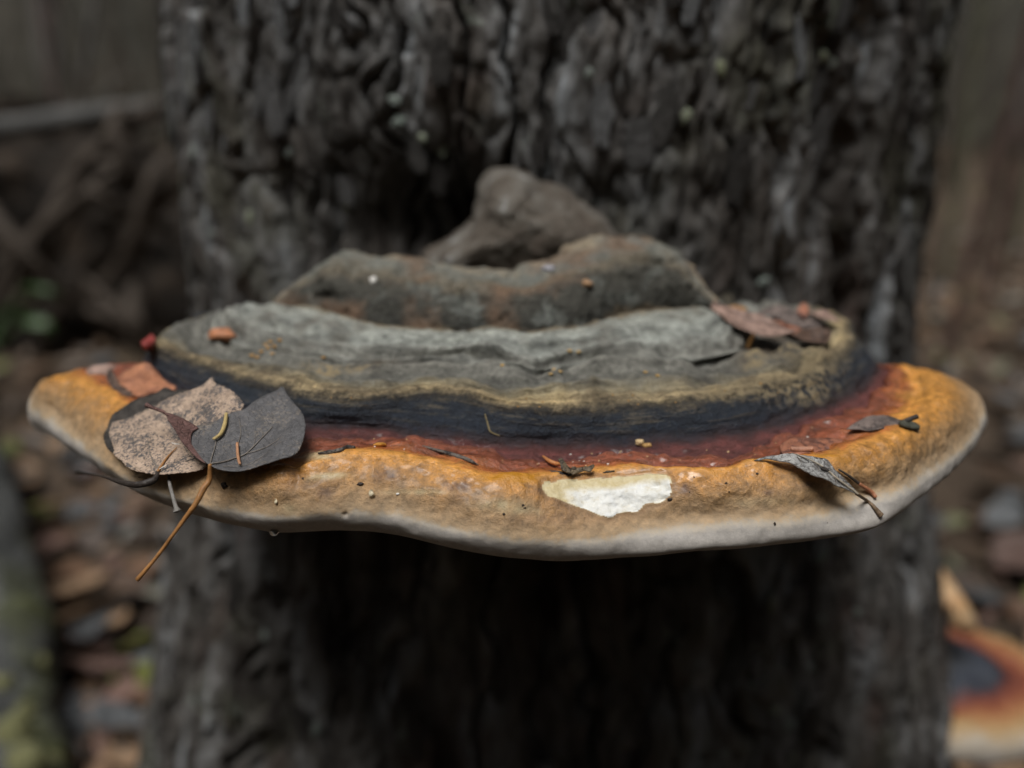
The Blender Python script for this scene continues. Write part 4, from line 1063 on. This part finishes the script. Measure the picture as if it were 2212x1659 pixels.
# water drop under the lip
dp, dn = surf(594, 1138)
t = np.linspace(0.05, np.pi - 0.05, 16); a = np.linspace(0, 2 * np.pi, 24, endpoint=False)
T_, A_ = np.meshgrid(t, a, indexing='ij')
pc = at_y(593, 1149, dp.y + 0.0012)
D = np.stack([np.sin(T_) * np.cos(A_), np.sin(T_) * np.sin(A_), np.cos(T_) * 0.85], -1) * 0.00105 + np.array(pc)
bw = NB('water'); bw.p.inputs['Transmission Weight'].default_value = 1.0; bw.p.inputs['IOR'].default_value = 1.33
tag(obj('water_drop', D.reshape(-1, 3), grid_faces(16, 24, True), bw.done((0.95, 0.97, 0.97), 0.02), None, tuple(pc)), 'clear water drop hanging from the white edge', 'drop')

# --- leaves caught in the hollow at the back of the rim
M_PK = mat_leaf('pinkish_leaf', (0.33, 0.225, 0.185), (0.19, 0.125, 0.10), 0.48, 300, 0.55)
M_RD = mat_leaf('rusty_leaf', (0.30, 0.125, 0.075), (0.16, 0.07, 0.05), 0.48, 400, 0.5)
M_DK = mat_leaf('dark_brown_leaf', (0.10, 0.062, 0.045), (0.045, 0.032, 0.027), 0.48, 400, 0.55)
M_OR = mat_leaf('ochre_leaf', (0.36, 0.19, 0.06), (0.22, 0.11, 0.04), 0.48, 400, 0.55)
M_GY = mat_leaf('greybrown_leaf', (0.17, 0.135, 0.12), (0.085, 0.07, 0.065), 0.48, 500, 0.5)
def small_leaf(label, ol, conv, y0, mat, k=-.00018, kx=0.0, seed=1, wave=.0012, n=110, m=10, **kw):
    O = conv(ol); c = np.array(O).mean(0)
    d = flat_depth(y0, c[0], c[1], k, kx)
    return leaf_thing('fallen_leaf', label, 'leaf', O, d, mat, tuple(d(*O[-1])), n=n, m=m, seed=seed, wave=wave, **kw)
small_leaf('long pinkish brown leaf in the hollow of the rim by the trunk', [(370, 175), (450, 205), (530, 255), (700, 305), (850, 345), (1000, 385), (1100, 440), (1195, 455), (1100, 512), (960, 532), (800, 492), (650, 430), (540, 350), (440, 260)], Z5, surf(1660, 728)[0].y - .003, M_PK, -.00022, seed=2, cup=.001)
small_leaf('greyish leaf lying behind the long pinkish leaf in the hollow', [(800, 265), (950, 232), (1150, 270), (1260, 300), (1420, 375), (1350, 425), (1200, 395), (1000, 325)], Z5, surf(1712, 700)[0].y - .007, M_GY, -.0003, seed=3)
small_leaf('narrow rusty leaf lying across the long pinkish leaf', [(960, 325), (1050, 340), (1150, 400), (1225, 452), (1150, 472), (1050, 410)], Z5, surf(1700, 700)[0].y - .010, M_RD, -.0003, seed=4)
small_leaf('dark curled leaf under the long pinkish leaf beside the tan rim', [(1130, 545), (1250, 490), (1400, 478), (1480, 520), (1430, 600), (1250, 590)], Z5, surf(1750, 740)[0].y - .005, M_DK, -.0003, seed=5, cup=.002)
small_leaf('orange brown leaf tip standing up behind the hollow of the rim', [(1190, 260), (1245, 205), (1295, 250), (1265, 315)], Z5, surf(1736, 690)[0].y - .007, M_RD, -.0002, seed=6)
small_leaf('ochre leaf edge behind the long pinkish leaf', [(590, 222), (700, 213), (765, 260), (680, 290), (610, 262)], Z5, surf(1594, 676)[0].y - .002, M_OR, -.0003, seed=7)
small_leaf('pale buff leaf lying along the tan rim by the trunk', [(1290, 265), (1400, 255), (1500, 300), (1560, 370), (1480, 360), (1380, 330)], Z5, surf(1775, 695)[0].y - .004, M_PK, -.0003, seed=8)
tag(thread('twig', [tuple(at_y(a, b_, y)) for (a, b_), y in zip(Z5([(765, 592), (785, 540), (812, 478)]), [surf(1620, 745)[0].y - q for q in (.003, .004, .005)])], [.0007, .0006, .0005], M_OR, None, 16, 7, .1), 'tiny tan stalk leaning under the long pinkish leaf', 'twig')
# --- leaves in the groove towards the trunk
g1 = surf(1905, 915)[0].y
e_, n_ = small_leaf('grey brown pointed leaf with dark stalk lying in the groove', [(1620, 1305), (1720, 1242), (1850, 1192), (2000, 1170), (2120, 1202), (2160, 1210), (2100, 1255), (1950, 1302), (1800, 1314)], Z5, g1 - .0022, M_GY, -.0002, seed=9)
thread('petiole', [tuple(at_y(a, b_, y)) for (a, b_), y in zip(Z5([(2100, 1245), (2180, 1215), (2240, 1192)]), (g1 - .003, g1 - .0025, g1 - .002))], [.0005, .0006, .0006], M_PETA, e_, 14, 6)
g2 = surf(1745, 958)[0].y
small_leaf('reddish brown leaf lying flat in the groove above the willow leaf', [(1040, 1445), (1150, 1382), (1300, 1370), (1450, 1358), (1585, 1390), (1540, 1442), (1400, 1482), (1320, 1522), (1200, 1532), (1060, 1520)], Z5, g2 - .0030, M_RD, -.00022, seed=10)
tag(thread('conifer_needle', [tuple(at_y(a, b_, g2 - .006)) for a, b_ in Z5([(1140, 1478), (1240, 1482), (1330, 1478)])], [.0006, .0008, .0006], mat_plain('pale_needle', (0.40, 0.20, 0.13), 0.5), None, 14, 7), 'pale needle lying on the reddish brown leaf in the groove', 'needle')
g3 = surf(300, 832)[0].y
small_leaf('rust coloured leaf wedged against the black band behind the speckled leaf', [(1255, 490), (1400, 400), (1550, 345), (1680, 400), (1780, 500), (1910, 610), (1700, 655), (1500, 715), (1380, 625), (1290, 550)], Z0, g3 - .003, mat_leaf('rust_leaf', (0.42, 0.185, 0.10), (0.28, 0.12, 0.07), 0.48, 300, 0.45), -.00022, seed=11)
small_leaf('narrow dark leaf edge beside the rust coloured leaf', [(1165, 560), (1195, 455), (1240, 475), (1300, 580), (1400, 660), (1510, 725), (1400, 728), (1250, 655)], Z0, g3 - .0045, M_DK, -.0002, seed=12)
small_leaf('pinkish tan leaf on the far end of the golden lip', [(930, 455), (1000, 400), (1150, 380), (1265, 398), (1200, 450), (1150, 512), (1000, 502)], Z0, surf(215, 805)[0].y - .003, M_PK, -.0002, seed=13)

# ================================================================== OTHER BRACKETS ON THE TREE
def mat_small_bracket():
    b = NB('small_bracket_skin')
    j = b.math('ADD', b.attr('ring'), b.math('MULTIPLY', b.math('SUBTRACT', b.noise(60, 5, 0.65), 0.5), 0.30))
    col = b.ramp(j, [(0.0, (0.068, 0.071, 0.075)), (0.30, (0.034, 0.041, 0.056)), (0.44, (0.030, 0.034, 0.046)), (0.50, (0.112, 0.030, 0.021)), (0.62, (0.225, 0.068, 0.034)), (0.72, (0.345, 0.165, 0.068)), (0.82, (0.360, 0.240, 0.112)), (0.90, (0.375, 0.323, 0.255)), (1.0, (0.45, 0.42, 0.38))])
    return b.done(col, 0.55, b.bump(b.noise(500, 4), 0.001), 0.4)
M_SB = mat_small_bracket()
def small_bracket(label, centre, ax, ay, rot, hgt, seed, thick):
    n = 160
    a = np.linspace(0, 2 * np.pi, n, endpoint=False)
    lob = 1 + 0.06 * vnoise(np.stack([np.cos(a) * 1.5, np.sin(a) * 1.5, 0 * a + seed], -1), seed)
    prof = [(0.02, 1.0, 0.0), (0.25, .95, .2), (0.42, .75, .38), (0.52, .48, .48), (0.62, .40, .60), (0.75, .42, .72), (0.88, .34, .82), (0.97, .12, .90), (1.0, -.25, .95), (0.96, -.6, 1.0), (0.8, -.8, 1.0), (0.3, -.9, 1.0), (.02, -.9, 1.0)]
    P = catmull([(p[0], p[1], p[2]) for p in prof], 90)
    V = np.stack([P[:, :1] * lob[None] * ax * np.cos(a)[None], P[:, :1] * lob[None] * ay * np.sin(a)[None], np.repeat(P[:, 1:2], n, 1) * hgt], -1)
    c_, s_ = math.cos(rot), math.sin(rot)
    V = np.stack([V[..., 0] * c_ - V[..., 1] * s_, V[..., 0] * s_ + V[..., 1] * c_, V[..., 2]], -1) + np.array(centre)
    V = V + 0.0012 * fbm(V * 90, 3, seed)[..., None] * np.array([0, 0, 1.0])
    e = empty('bracket_fungus', centre); tag(e, label, 'bracket fungus')
    obj('body', V.reshape(-1, 3), grid_faces(90, n, True), M_SB, e, attrs=dict(ring=np.repeat(P[:, 2:3], n, 1).ravel()))
    return e
small_bracket('smaller bracket fungus with blue-black centre and orange rim low on the trunk flank', (0.272, 0.488, 0.365), 0.100, 0.070, -0.25, 0.020, 3, 1)
small_leaf('grey leaf lying on the smaller bracket fungus', [(2165, 1480), (2195, 1468), (2235, 1490), (2215, 1515), (2175, 1510)], lambda l: l, .468, mat_leaf('pale_grey_leaf', (0.24, 0.25, 0.255), (0.16, 0.165, 0.17), 0.48, 300, 0.5), -.0004, seed=21)
by = NB('young_bracket'); cy = by.ramp(by.noise(60, 4), [(0.35, (0.48, 0.27, 0.12)), (0.6, (0.56, 0.40, 0.24))])
yb_ = at_y(2068, 1320, .475)
ye = empty('bracket_fungus', yb_); tag(ye, 'small young tan bracket bud on the flank above the smaller bracket', 'bracket fungus')
inflate('body', [(2015, 1275), (2050, 1262), (2082, 1282), (2106, 1325), (2112, 1360), (2090, 1376), (2055, 1362), (2022, 1325)], .475, .012, by.done(cy, .6, None, .3), ye, n=60, m=14, seed=4, rough=.001, back=.03)

# ================================================================== THE FOREST FLOOR AROUND
def ground_hit(px, py):
    d = ray(px, py)
    s = -CAM.z / d.z
    for _ in range(6):
        p = CAM + d * s
        h = float(terrain(np.array([p.x]), np.array([p.y]))[0])
        s = (h - CAM.z) / d.z
    return CAM + d * s
# mossy grey log leaning at the side
bl_ = NB('grey_log')
lg = bl_.ramp(bl_.noise(14, 5, .65), [(0.3, (0.04, 0.042, 0.042)), (0.55, (0.085, 0.088, 0.086)), (0.75, (0.15, 0.155, 0.15))])
lg = bl_.mix(bl_.ramp(bl_.noise(6, 4, .6), [(0.55, 0.0), (0.68, 0.8)]), lg, (0.10, 0.11, 0.035))
M_LOG = bl_.done(lg, 0.85, bl_.bump(bl_.noise(60, 5, .6), 0.01), 0.3)
lp = [tuple(at_y(-130, 900, 1.45)), tuple(at_y(-85, 1200, 1.0)), tuple(at_y(-40, 1500, .80)), tuple(at_y(-20, 1780, .66)), tuple(at_y(-10, 2000, .58))]
le = empty('fallen_log', lp[-1]); tag(le, 'grey fallen log with yellow green moss resting beside the tree', 'log')
V, F = tube_data(lp, [.075, .078, .075, .07, .066], 90, 40, .12, 3)
obj('stem', V, F, M_LOG, le)
LOGB = BVHTree.FromPolygons([tuple(v) for v in V], [tuple(f) for f in F[0].tolist()])
M_MOSS = mat_plain('moss', (0.15, 0.15, 0.07), 0.9, 0.5, 120)
for k, (a, b_, s) in enumerate([(30, 1590, .018), (55, 1655, .020), (10, 1480, .012), (95, 1430, .008), (60, 1540, .010), (120, 1640, .010)]):
    hm = LOGB.ray_cast(CAM, ray(a, b_).normalized())
    if hm[0] is None:
        continue
    c = hm[0] - hm[1] * s * .5 if hm[1].dot(ray(a, b_)) < 0 else hm[0] + hm[1] * s * .5
    t = np.linspace(0.05, np.pi - .05, 10); a_ = np.linspace(0, 2 * np.pi, 18, endpoint=False)
    T_, A_ = np.meshgrid(t, a_, indexing='ij')
    D = np.stack([np.sin(T_) * np.cos(A_), np.sin(T_) * np.sin(A_), np.cos(T_) * 1.3], -1)
    D = D * (1 + .4 * fbm(D * 2 + k, 3, k))[..., None] * s + np.array(c)
    obj('moss_clump', D.reshape(-1, 3), grid_faces(10, 18, True), M_MOSS, le)

# uprooted mound of soil and roots
bm_ = NB('root_soil')
mc = bm_.ramp(bm_.noise(9, 6, .7), [(0.3, (0.012, 0.011, 0.010)), (0.52, (0.035, 0.028, 0.022)), (0.68, (0.075, 0.055, 0.04)), (0.8, (0.11, 0.09, 0.07))])
M_SOIL = bm_.done(mc, .9, bm_.bump(bm_.noise(25, 5, .7), .04), .2)
ma = np.linspace(0, 2 * np.pi, 120, endpoint=False); mq = np.linspace(0.01, 1, 50)
MQ, MA = np.meshgrid(mq, ma, indexing='ij')
mx = -1.62 + 0.95 * MQ * np.cos(MA); my = 2.75 + 0.62 * MQ * np.sin(MA)
mz = 0.66 * np.clip(1 - MQ ** 2.6, 0, 1) ** .8 - .12 * MQ
V = np.stack([mx, my, mz], -1)
V = V + (0.11 * fbm(V * 3.5, 4, 7) + .03 * fbm(V * 14, 3, 9))[..., None] * np.array([.6, -.8, .5])
rm = empty('root_mound', (-1.62, 2.75, 0)); tag(rm, 'dark uprooted mound of soil and roots behind the tree', 'root mound')
obj('soil', V.reshape(-1, 3), grid_faces(50, 120, True), M_SOIL, rm)
rs = np.random.RandomState(21)
M_ROOT = mat_plain('root', (0.055, 0.043, 0.033), .8, .4, 40)
for k in range(14):
    a, b_ = rs.uniform(-20, 340), rs.uniform(310, 720)
    p0 = np.array(at_y(a, b_, 2.12)); dv = rs.uniform(-.28, .28, 3); dv[1] *= .4
    V, F = tube_data([p0 - dv, p0 + rs.uniform(-.04, .04, 3), p0 + dv * .8, p0 + dv * 1.5 + [0, .2, -.1]], [.008, .022, .016, .006], 24, 8, .2, k)
    obj('root', V, F, M_ROOT, rm)
# grey dead pole lying over it
pp = [tuple(at_y(-200, 300, 2.35)), tuple(at_y(60, 268, 2.3)), tuple(at_y(230, 245, 2.3)), tuple(at_y(400, 228, 2.35)), tuple(at_y(700, 200, 2.6))]
V, F = tube_data(pp, [.03, .026, .024, .022, .018], 60, 12, .12, 5)
tag(obj('dead_pole', V, F, mat_plain('weathered_pole', (0.085, 0.085, 0.082), .8, .3, 30), None, pp[0]), 'weathered grey dead pole lying across the root mound', 'pole')

# fallen leaves, each one a thing; the kinds differ by colour
def ground_leaf_mesh(k, mat, narrow):
    n, m = 40, 7
    a = np.linspace(0, 2 * np.pi, n, endpoint=False)
    ll = np.stack([np.cos(a) * (0.5 if not narrow else .62), np.sin(a) * (0.45 if not narrow else .17) * (1 - .25 * np.cos(a))], -1)
    ll[:, 0] += .10 * np.clip(np.cos(a), 0, 1) ** 8
    V = []
    for q in np.linspace(.03, 1, m):
        P = ll * q
        zc = .14 * (P[:, 0] ** 2) * math.sin(k) * 2 + .35 * P[:, 1] ** 2 + .07 * fbm(np.stack([P[:, 0] * 3, P[:, 1] * 3, 0 * a + k], -1), 2, k)
        V.append(np.stack([P[:, 0], P[:, 1], zc], -1))
    V = np.stack(V).reshape(-1, 3)
    me = np_mesh('fallen_leaf', np.concatenate([V, V - [0, 0, .012]]), np.concatenate([grid_faces(m, n, True), grid_faces(m, n, True)[:, ::-1] + n * m]))
    me.materials.append(mat)
    return me
def mat_gl(name, c):
    b = NB(name)
    rnd = b.n('ShaderNodeObjectInfo').outputs['Random']
    q = b.n('ShaderNodeTexCoord').outputs['Object']
    col = b.mix(1.0, c, b.ramp(rnd, [(0, .55), (1, 1.45)]), 'MULTIPLY')
    col = b.mix(1.0, col, b.ramp(b.noise(5, 4, .6, q), [(.3, .65), (.7, 1.3)]), 'MULTIPLY')
    return b.done(col, .6, None, .35)
KINDS = [('brown', (0.11, 0.063, 0.038), 'brown fallen leaf lying on the dark forest floor'), ('tan', (0.22, 0.145, 0.09), 'pale tan fallen leaf lying on the forest floor'), ('grey', (0.085, 0.090, 0.094), 'bluish grey wet fallen leaf lying on the forest floor'), ('pink', (0.17, 0.105, 0.085), 'pinkish brown fallen leaf lying on the forest floor'), ('green', (0.11, 0.12, 0.03), 'yellow green fallen leaf lying on the forest floor'), ('dark', (0.06, 0.045, 0.036), 'blackish brown fallen leaf lying on the forest floor')]
protos = []
for k, (nm_, c, lab) in enumerate(KINDS):
    mt = mat_gl(nm_ + '_ground_leaf', c)
    protos.append([ground_leaf_mesh(k + 1, mt, False), ground_leaf_mesh(k + 11, mt, k in (0, 1, 3))])
def put_leaf(p, k, s, rs_):
    o = bpy.data.objects.new('fallen_leaf', protos[k][rs_.randint(2)]); C.objects.link(o)
    o.location = (p[0], p[1], p[2] + .012 + rs_.uniform(0, .02))
    o.rotation_euler = (rs_.uniform(-.45, .45), rs_.uniform(-.45, .45), rs_.uniform(0, 6.28))
    o.scale = (s, s, s)
    where = 'between the mossy log and the tree' if p[0] < 0 and p[1] < 1.25 else 'in front of the root mound' if p[0] < 0 else 'beneath the reddish saplings' if p[1] > 1.25 else 'beside the smaller bracket'
    tag(o, KINDS[k][2].replace('lying on the dark forest floor', 'lying ' + where).replace('lying on the forest floor', 'lying ' + where), 'leaf', KINDS[k][0] + ' leaves ' + where)
    return o
rs = np.random.RandomState(33)
nl = 0
while nl < 270:
    left = rs.rand() < .58
    a = rs.uniform(-60, 330) if left else rs.uniform(1985, 2290)
    b_ = 560 + (1740 - 560) * rs.rand() ** .75
    p = ground_hit(a, b_)
    if p.y > 4.5 or (left and p.y > 2.1):
        continue
    k = rs.choice(6, p=[.28, .22, .13, .16, .04, .17])
    put_leaf(p, k, rs.uniform(.035, .07), rs)
    nl += 1
for (a, b_, k, s) in [(90, 1160, 4, .06), (45, 1170, 4, .05), (165, 1345, 1, .10), (140, 1400, 1, .08), (205, 1420, 2, .06), (55, 1090, 2, .055), (100, 1250, 3, .07), (130, 1130, 1, .07), (235, 1500, 3, .07), (255, 1580, 3, .07), (270, 1640, 2, .06), (330, 1555, 0, .07), (2180, 1130, 2, .055), (2150, 1180, 2, .06), (2190, 1250, 3, .08), (2100, 1230, 0, .09)]:
    o = put_leaf(ground_hit(a, b_), k, s, rs)
    o.location.z += .025
# litter nobody could count
NQ = 15000
ld = np.where(rs.rand(NQ) < .62, 3.6 * np.sqrt(rs.rand(NQ)), 9.5 * np.sqrt(rs.rand(NQ))); la_ = rs.uniform(0, 6.283, NQ)
lx = ld * np.cos(la_); ly = ld * np.sin(la_) + .9
ok = np.hypot(lx - TX, ly - TY) > .34
lx, ly = lx[ok], ly[ok]; NQ = len(lx)
lz = terrain(lx, ly) + .012
an = rs.uniform(0, 6.28, NQ); sz = rs.uniform(.014, .034, NQ); ti = rs.uniform(-.5, .5, (NQ, 2))
bx = np.array([[-1, 0], [-.55, -.5], [.1, -.62], [.7, -.36], [1.1, 0], [.7, .36], [.1, .62], [-.55, .5]])
Q = np.stack([np.stack([lx + sz * (u * np.cos(an) - v * np.sin(an)), ly + sz * (u * np.sin(an) + v * np.cos(an)), lz + sz * (u * ti[:, 0] + v * ti[:, 1]) + sz * (.5 * abs(v) + .25 * u * u)], -1) for u, v in bx], 1)
bq = NB('litter'); cq = bq.ramp(bq.attr('tone'), [(0, (0.035, 0.026, 0.02)), (.4, (0.10, 0.065, 0.04)), (.7, (0.19, 0.125, 0.08)), (.9, (0.20, 0.19, 0.18)), (1, (0.14, 0.15, 0.05))])
lit = obj('leaf_litter', Q.reshape(-1, 3), np.arange(NQ * 8).reshape(-1, 8), bq.done(cq, .7, None, .3), origin=(0, 0, 0), attrs=dict(tone=np.repeat(rs.rand(NQ), 8)), smooth=False)
lit['kind'] = 'stuff'
tag(lit, 'loose brown leaf litter covering the forest floor', 'leaf litter')

# green herb at the far side of the lip
he = empty('green_herb', tuple(ground_hit(-10, 900))); tag(he, 'small dark green herb growing beside the root mound', 'herb')
M_HERB = mat_plain('herb', (0.035, 0.075, 0.02), .5, .4, 60)
hp = np.array(he.location)
for k in range(9):
    an_ = rs.uniform(0, 6.28); hh = rs.uniform(.10, .26)
    tip = hp + [math.cos(an_) * .09, math.sin(an_) * .09, hh]
    V, F = tube_data([hp, hp + [0, 0, hh * .6], tip], [.003, .0025, .0015], 12, 6)
    obj('stalk', V, F, M_HERB, he)
    u, v = np.meshgrid(np.linspace(0, 1, 8), np.linspace(-1, 1, 5), indexing='ij')
    d_ = np.array([math.cos(an_), math.sin(an_), -.3]); sd_ = np.array([-math.sin(an_), math.cos(an_), 0])
    Vl = tip + u[..., None] * d_ * .07 + (v * np.sin(u * np.pi * .97 + .05) * .028)[..., None] * sd_ + (.02 * v ** 2)[..., None] * np.array([0, 0, 1.0])
    obj('leaf', Vl.reshape(-1, 3), grid_faces(8, 5), M_HERB, he)

# thin saplings and bare trees up the slope
M_SAP = [mat_plain('reddish_stem', (0.085, 0.05, 0.042), .7, .3, 20), mat_plain('greenish_stem', (0.10, 0.10, 0.065), .7, .3, 20), mat_plain('grey_stem', (0.11, 0.105, 0.10), .8, .3, 20)]
SAP = [(2085, 1.9, .010, 0, 'slim reddish sapling standing to the side behind the tree'), (2150, 2.6, .013, 0, 'taller reddish sapling standing behind the slim one'), (2060, 3.2, .014, 1, 'greenish sapling stem close behind the trunk flank'), (2200, 3.6, .016, 1, 'greenish sapling stem standing farther out from the trunk'), (100, 3.9, .018, 2, 'grey leaning sapling rising behind the root mound'), (150, 4.8, .014, 0, 'thin reddish sapling rising behind the root mound')]
for k, (a, y, r, mi, lab) in enumerate(SAP):
    p0 = np.array(at_y(a, 500, y)); p0[2] = terrain(p0[:1], p0[1:2])[0] - .02
    lean = np.array([.32 if k == 4 else rs.uniform(-.1, .1), .05, 1.0])
    e = empty('sapling', tuple(p0)); tag(e, lab, 'sapling')
    V, F = tube_data([p0, p0 + lean * .8 + [.02, 0, 0], p0 + lean * 1.8, p0 + lean * 3.0 + [.1, 0, 0]], [r, r * .9, r * .7, r * .3], 30, 8, .1, k)
    obj('stem', V, F, M_SAP[mi], e)
    for j in range(5):
        b0 = p0 + lean * (.5 + .4 * j); an_ = rs.uniform(0, 6.28)
        V, F = tube_data([b0, b0 + [math.cos(an_) * .2, math.sin(an_) * .2, .18], b0 + [math.cos(an_) * .45, math.sin(an_) * .4, .3]], [r * .4, r * .3, r * .1], 10, 6)
        obj('branch', V, F, M_SAP[mi], e)
def slope_z(x, y):
    d = math.hypot(x, y)
    return 0.0 if d < 10 else 0.75 * (d - 10)
TREES = [(-4.2, 8.5, .10), (-6.5, 10.5, .16), (-8.4, 12.5, .13), (-5.3, 12.0, .12), (4.6, 8.2, .11), (6.2, 9.6, .15), (8.3, 12.8, .16), (5.2, 12.2, .12), (1.0, 9.5, .13), (-1.8, 11.0, .14)]
for k, (x, y, r) in enumerate(TREES):
    z0 = slope_z(x, y) - .3
    e = empty('bare_tree', (x, y, z0)); tag(e, 'slender bare grey tree far beyond the ' + ('root mound' if x < -3 else 'saplings' if x > 3 else 'old tree'), 'tree', 'bare trees beyond the ' + ('root mound' if x < -3 else 'saplings' if x > 3 else 'old tree'))
    lean = np.array([rs.uniform(-.06, .06), rs.uniform(-.06, .06), 1.0])
    p0 = np.array([x, y, z0])
    V, F = tube_data([p0, p0 + lean * 2.5, p0 + lean * 5, p0 + lean * 9], [r * 1.2, r, r * .8, r * .3], 40, 12, .1, k)
    obj('trunk', V, F, M_SAP[2], e)
    for j in range(9):
        b0 = p0 + lean * rs.uniform(1.8, 7.5); an_ = rs.uniform(0, 6.28); L_ = rs.uniform(.8, 1.8)
        V, F = tube_data([b0, b0 + np.array([math.cos(an_) * .5, math.sin(an_) * .5, .35]) * L_, b0 + np.array([math.cos(an_), math.sin(an_), .9]) * L_], [r * .3, r * .2, r * .05], 12, 6)
        obj('limb', V, F, M_SAP[2], e)

NU = 2600
ux = rs.uniform(-9, 9, NU); uy = rs.uniform(2.6, 11, NU)
uz = terrain(ux, uy) - .05 + np.array([slope_z(a_, b_) for a_, b_ in zip(ux, uy)]) * 1.05
uh = rs.uniform(.25, 1.3, NU) * (0.6 + .08 * uy); ur = rs.uniform(.004, .012, NU); uo = rs.uniform(-.35, .35, (NU, 2)) * uh[:, None]
Pts = []
for lv, (hh, rr__) in enumerate(((0, 1.0), (.5, .7), (1.0, .15))):
    for t_ in range(3):
        Pts.append(np.stack([ux + uo[:, 0] * hh ** 1.5 + ur * rr__ * math.cos(t_ * 2.094), uy + uo[:, 1] * hh ** 1.5 + ur * rr__ * math.sin(t_ * 2.094), uz + uh * hh], -1))
Pts = np.stack(Pts, 1)
fl_ = np.array([[0, 1, 4, 3], [1, 2, 5, 4], [2, 0, 3, 5], [3, 4, 7, 6], [4, 5, 8, 7], [5, 3, 6, 8]])
bu = NB('brush'); cu = bu.ramp(bu.attr('tone'), [(0, (0.03, 0.024, 0.018)), (.5, (0.075, 0.055, 0.04)), (.8, (0.085, 0.08, 0.055)), (1, (0.13, 0.11, 0.085))])
und_ = obj('undergrowth', Pts.reshape(-1, 3), (np.arange(NU)[:, None, None] * 9 + fl_[None]).reshape(-1, 4), bu.done(cu, .8, None, .2), origin=(0, 6, 0), attrs=dict(tone=np.repeat(rs.rand(NU), 9)))
und_['kind'] = 'stuff'; tag(und_, 'tangled brown undergrowth stems far behind the old tree', 'undergrowth')

# added spruces, never in view: they block front sky to darken the lower trunk
bs = NB('spruce_needles')
M_SPR = bs.done(bs.ramp(bs.noise(3, 4), [(0.3, (0.012, 0.022, 0.010)), (0.7, (0.035, 0.055, 0.022))]), 0.7, None, 0.3)
def spruce(x, y, h, r, seed, label):
    rr_ = np.random.RandomState(seed)
    z0 = float(terrain(np.array([x]), np.array([y]))[0]) - .03
    e = empty('added_spruce', (x, y, z0)); tag(e, label, 'tree', 'added unseen spruces facing the old tree')
    V, F = tube_data([(x, y, z0), (x + .03, y, z0 + h * .5), (x, y, z0 + h)], [.09, .06, .01], 20, 8, .1, seed)
    obj('trunk', V, F, M_SAP[2], e)
    n = 3400
    t = rr_.rand(n) ** .8; q = np.sqrt(rr_.rand(n)); a_ = rr_.uniform(0, 6.283, n)
    ph = 1 + .25 * np.sin(a_ * 3 + seed) + .2 * np.sin(t * 60)
    rad = r * (1 - t) ** .8 * ph * q
    P = np.stack([x + rad * np.cos(a_), y + rad * np.sin(a_), z0 + .15 + t * (h - .15) - .25 * rad], -1)
    L_ = rr_.uniform(.12, .26, n)[:, None]
    d_ = np.stack([np.cos(a_), np.sin(a_), rr_.uniform(-.5, .1, n)], -1) * L_
    s_ = np.stack([-np.sin(a_), np.cos(a_), rr_.uniform(-.4, .4, n)], -1) * L_ * .33
    Q_ = np.stack([P - d_ * .4, P + s_, P + d_ * .6, P - s_], 1)
    obj('crown', Q_.reshape(-1, 3), np.arange(n * 4).reshape(-1, 4), M_SPR, e, smooth=False)
for k, (x, y, h, r, lab) in enumerate([(-3.4, -.3, 6.2, 1.15, 'added unseen spruce standing beside the fallen log'), (-2.9, -1.9, 6.8, 1.2, 'added unseen spruce next to the one beside the fallen log'), (-1.5, -3.0, 6.6, 1.2, 'added unseen spruce facing the speckled leaves'), (.2, -3.4, 7.0, 1.25, 'added unseen spruce facing the front of the large bracket'), (1.8, -2.9, 6.7, 1.2, 'added unseen spruce facing the willow leaf'), (3.0, -1.8, 6.4, 1.2, 'added unseen spruce next to the one facing the willow leaf'), (3.5, -.2, 6.6, 1.15, 'added unseen spruce standing on the side of the smaller bracket')]):
    spruce(x, y, h, r, 50 + k, lab)

for o in made:
    if 'og' in o:
        del o['og']
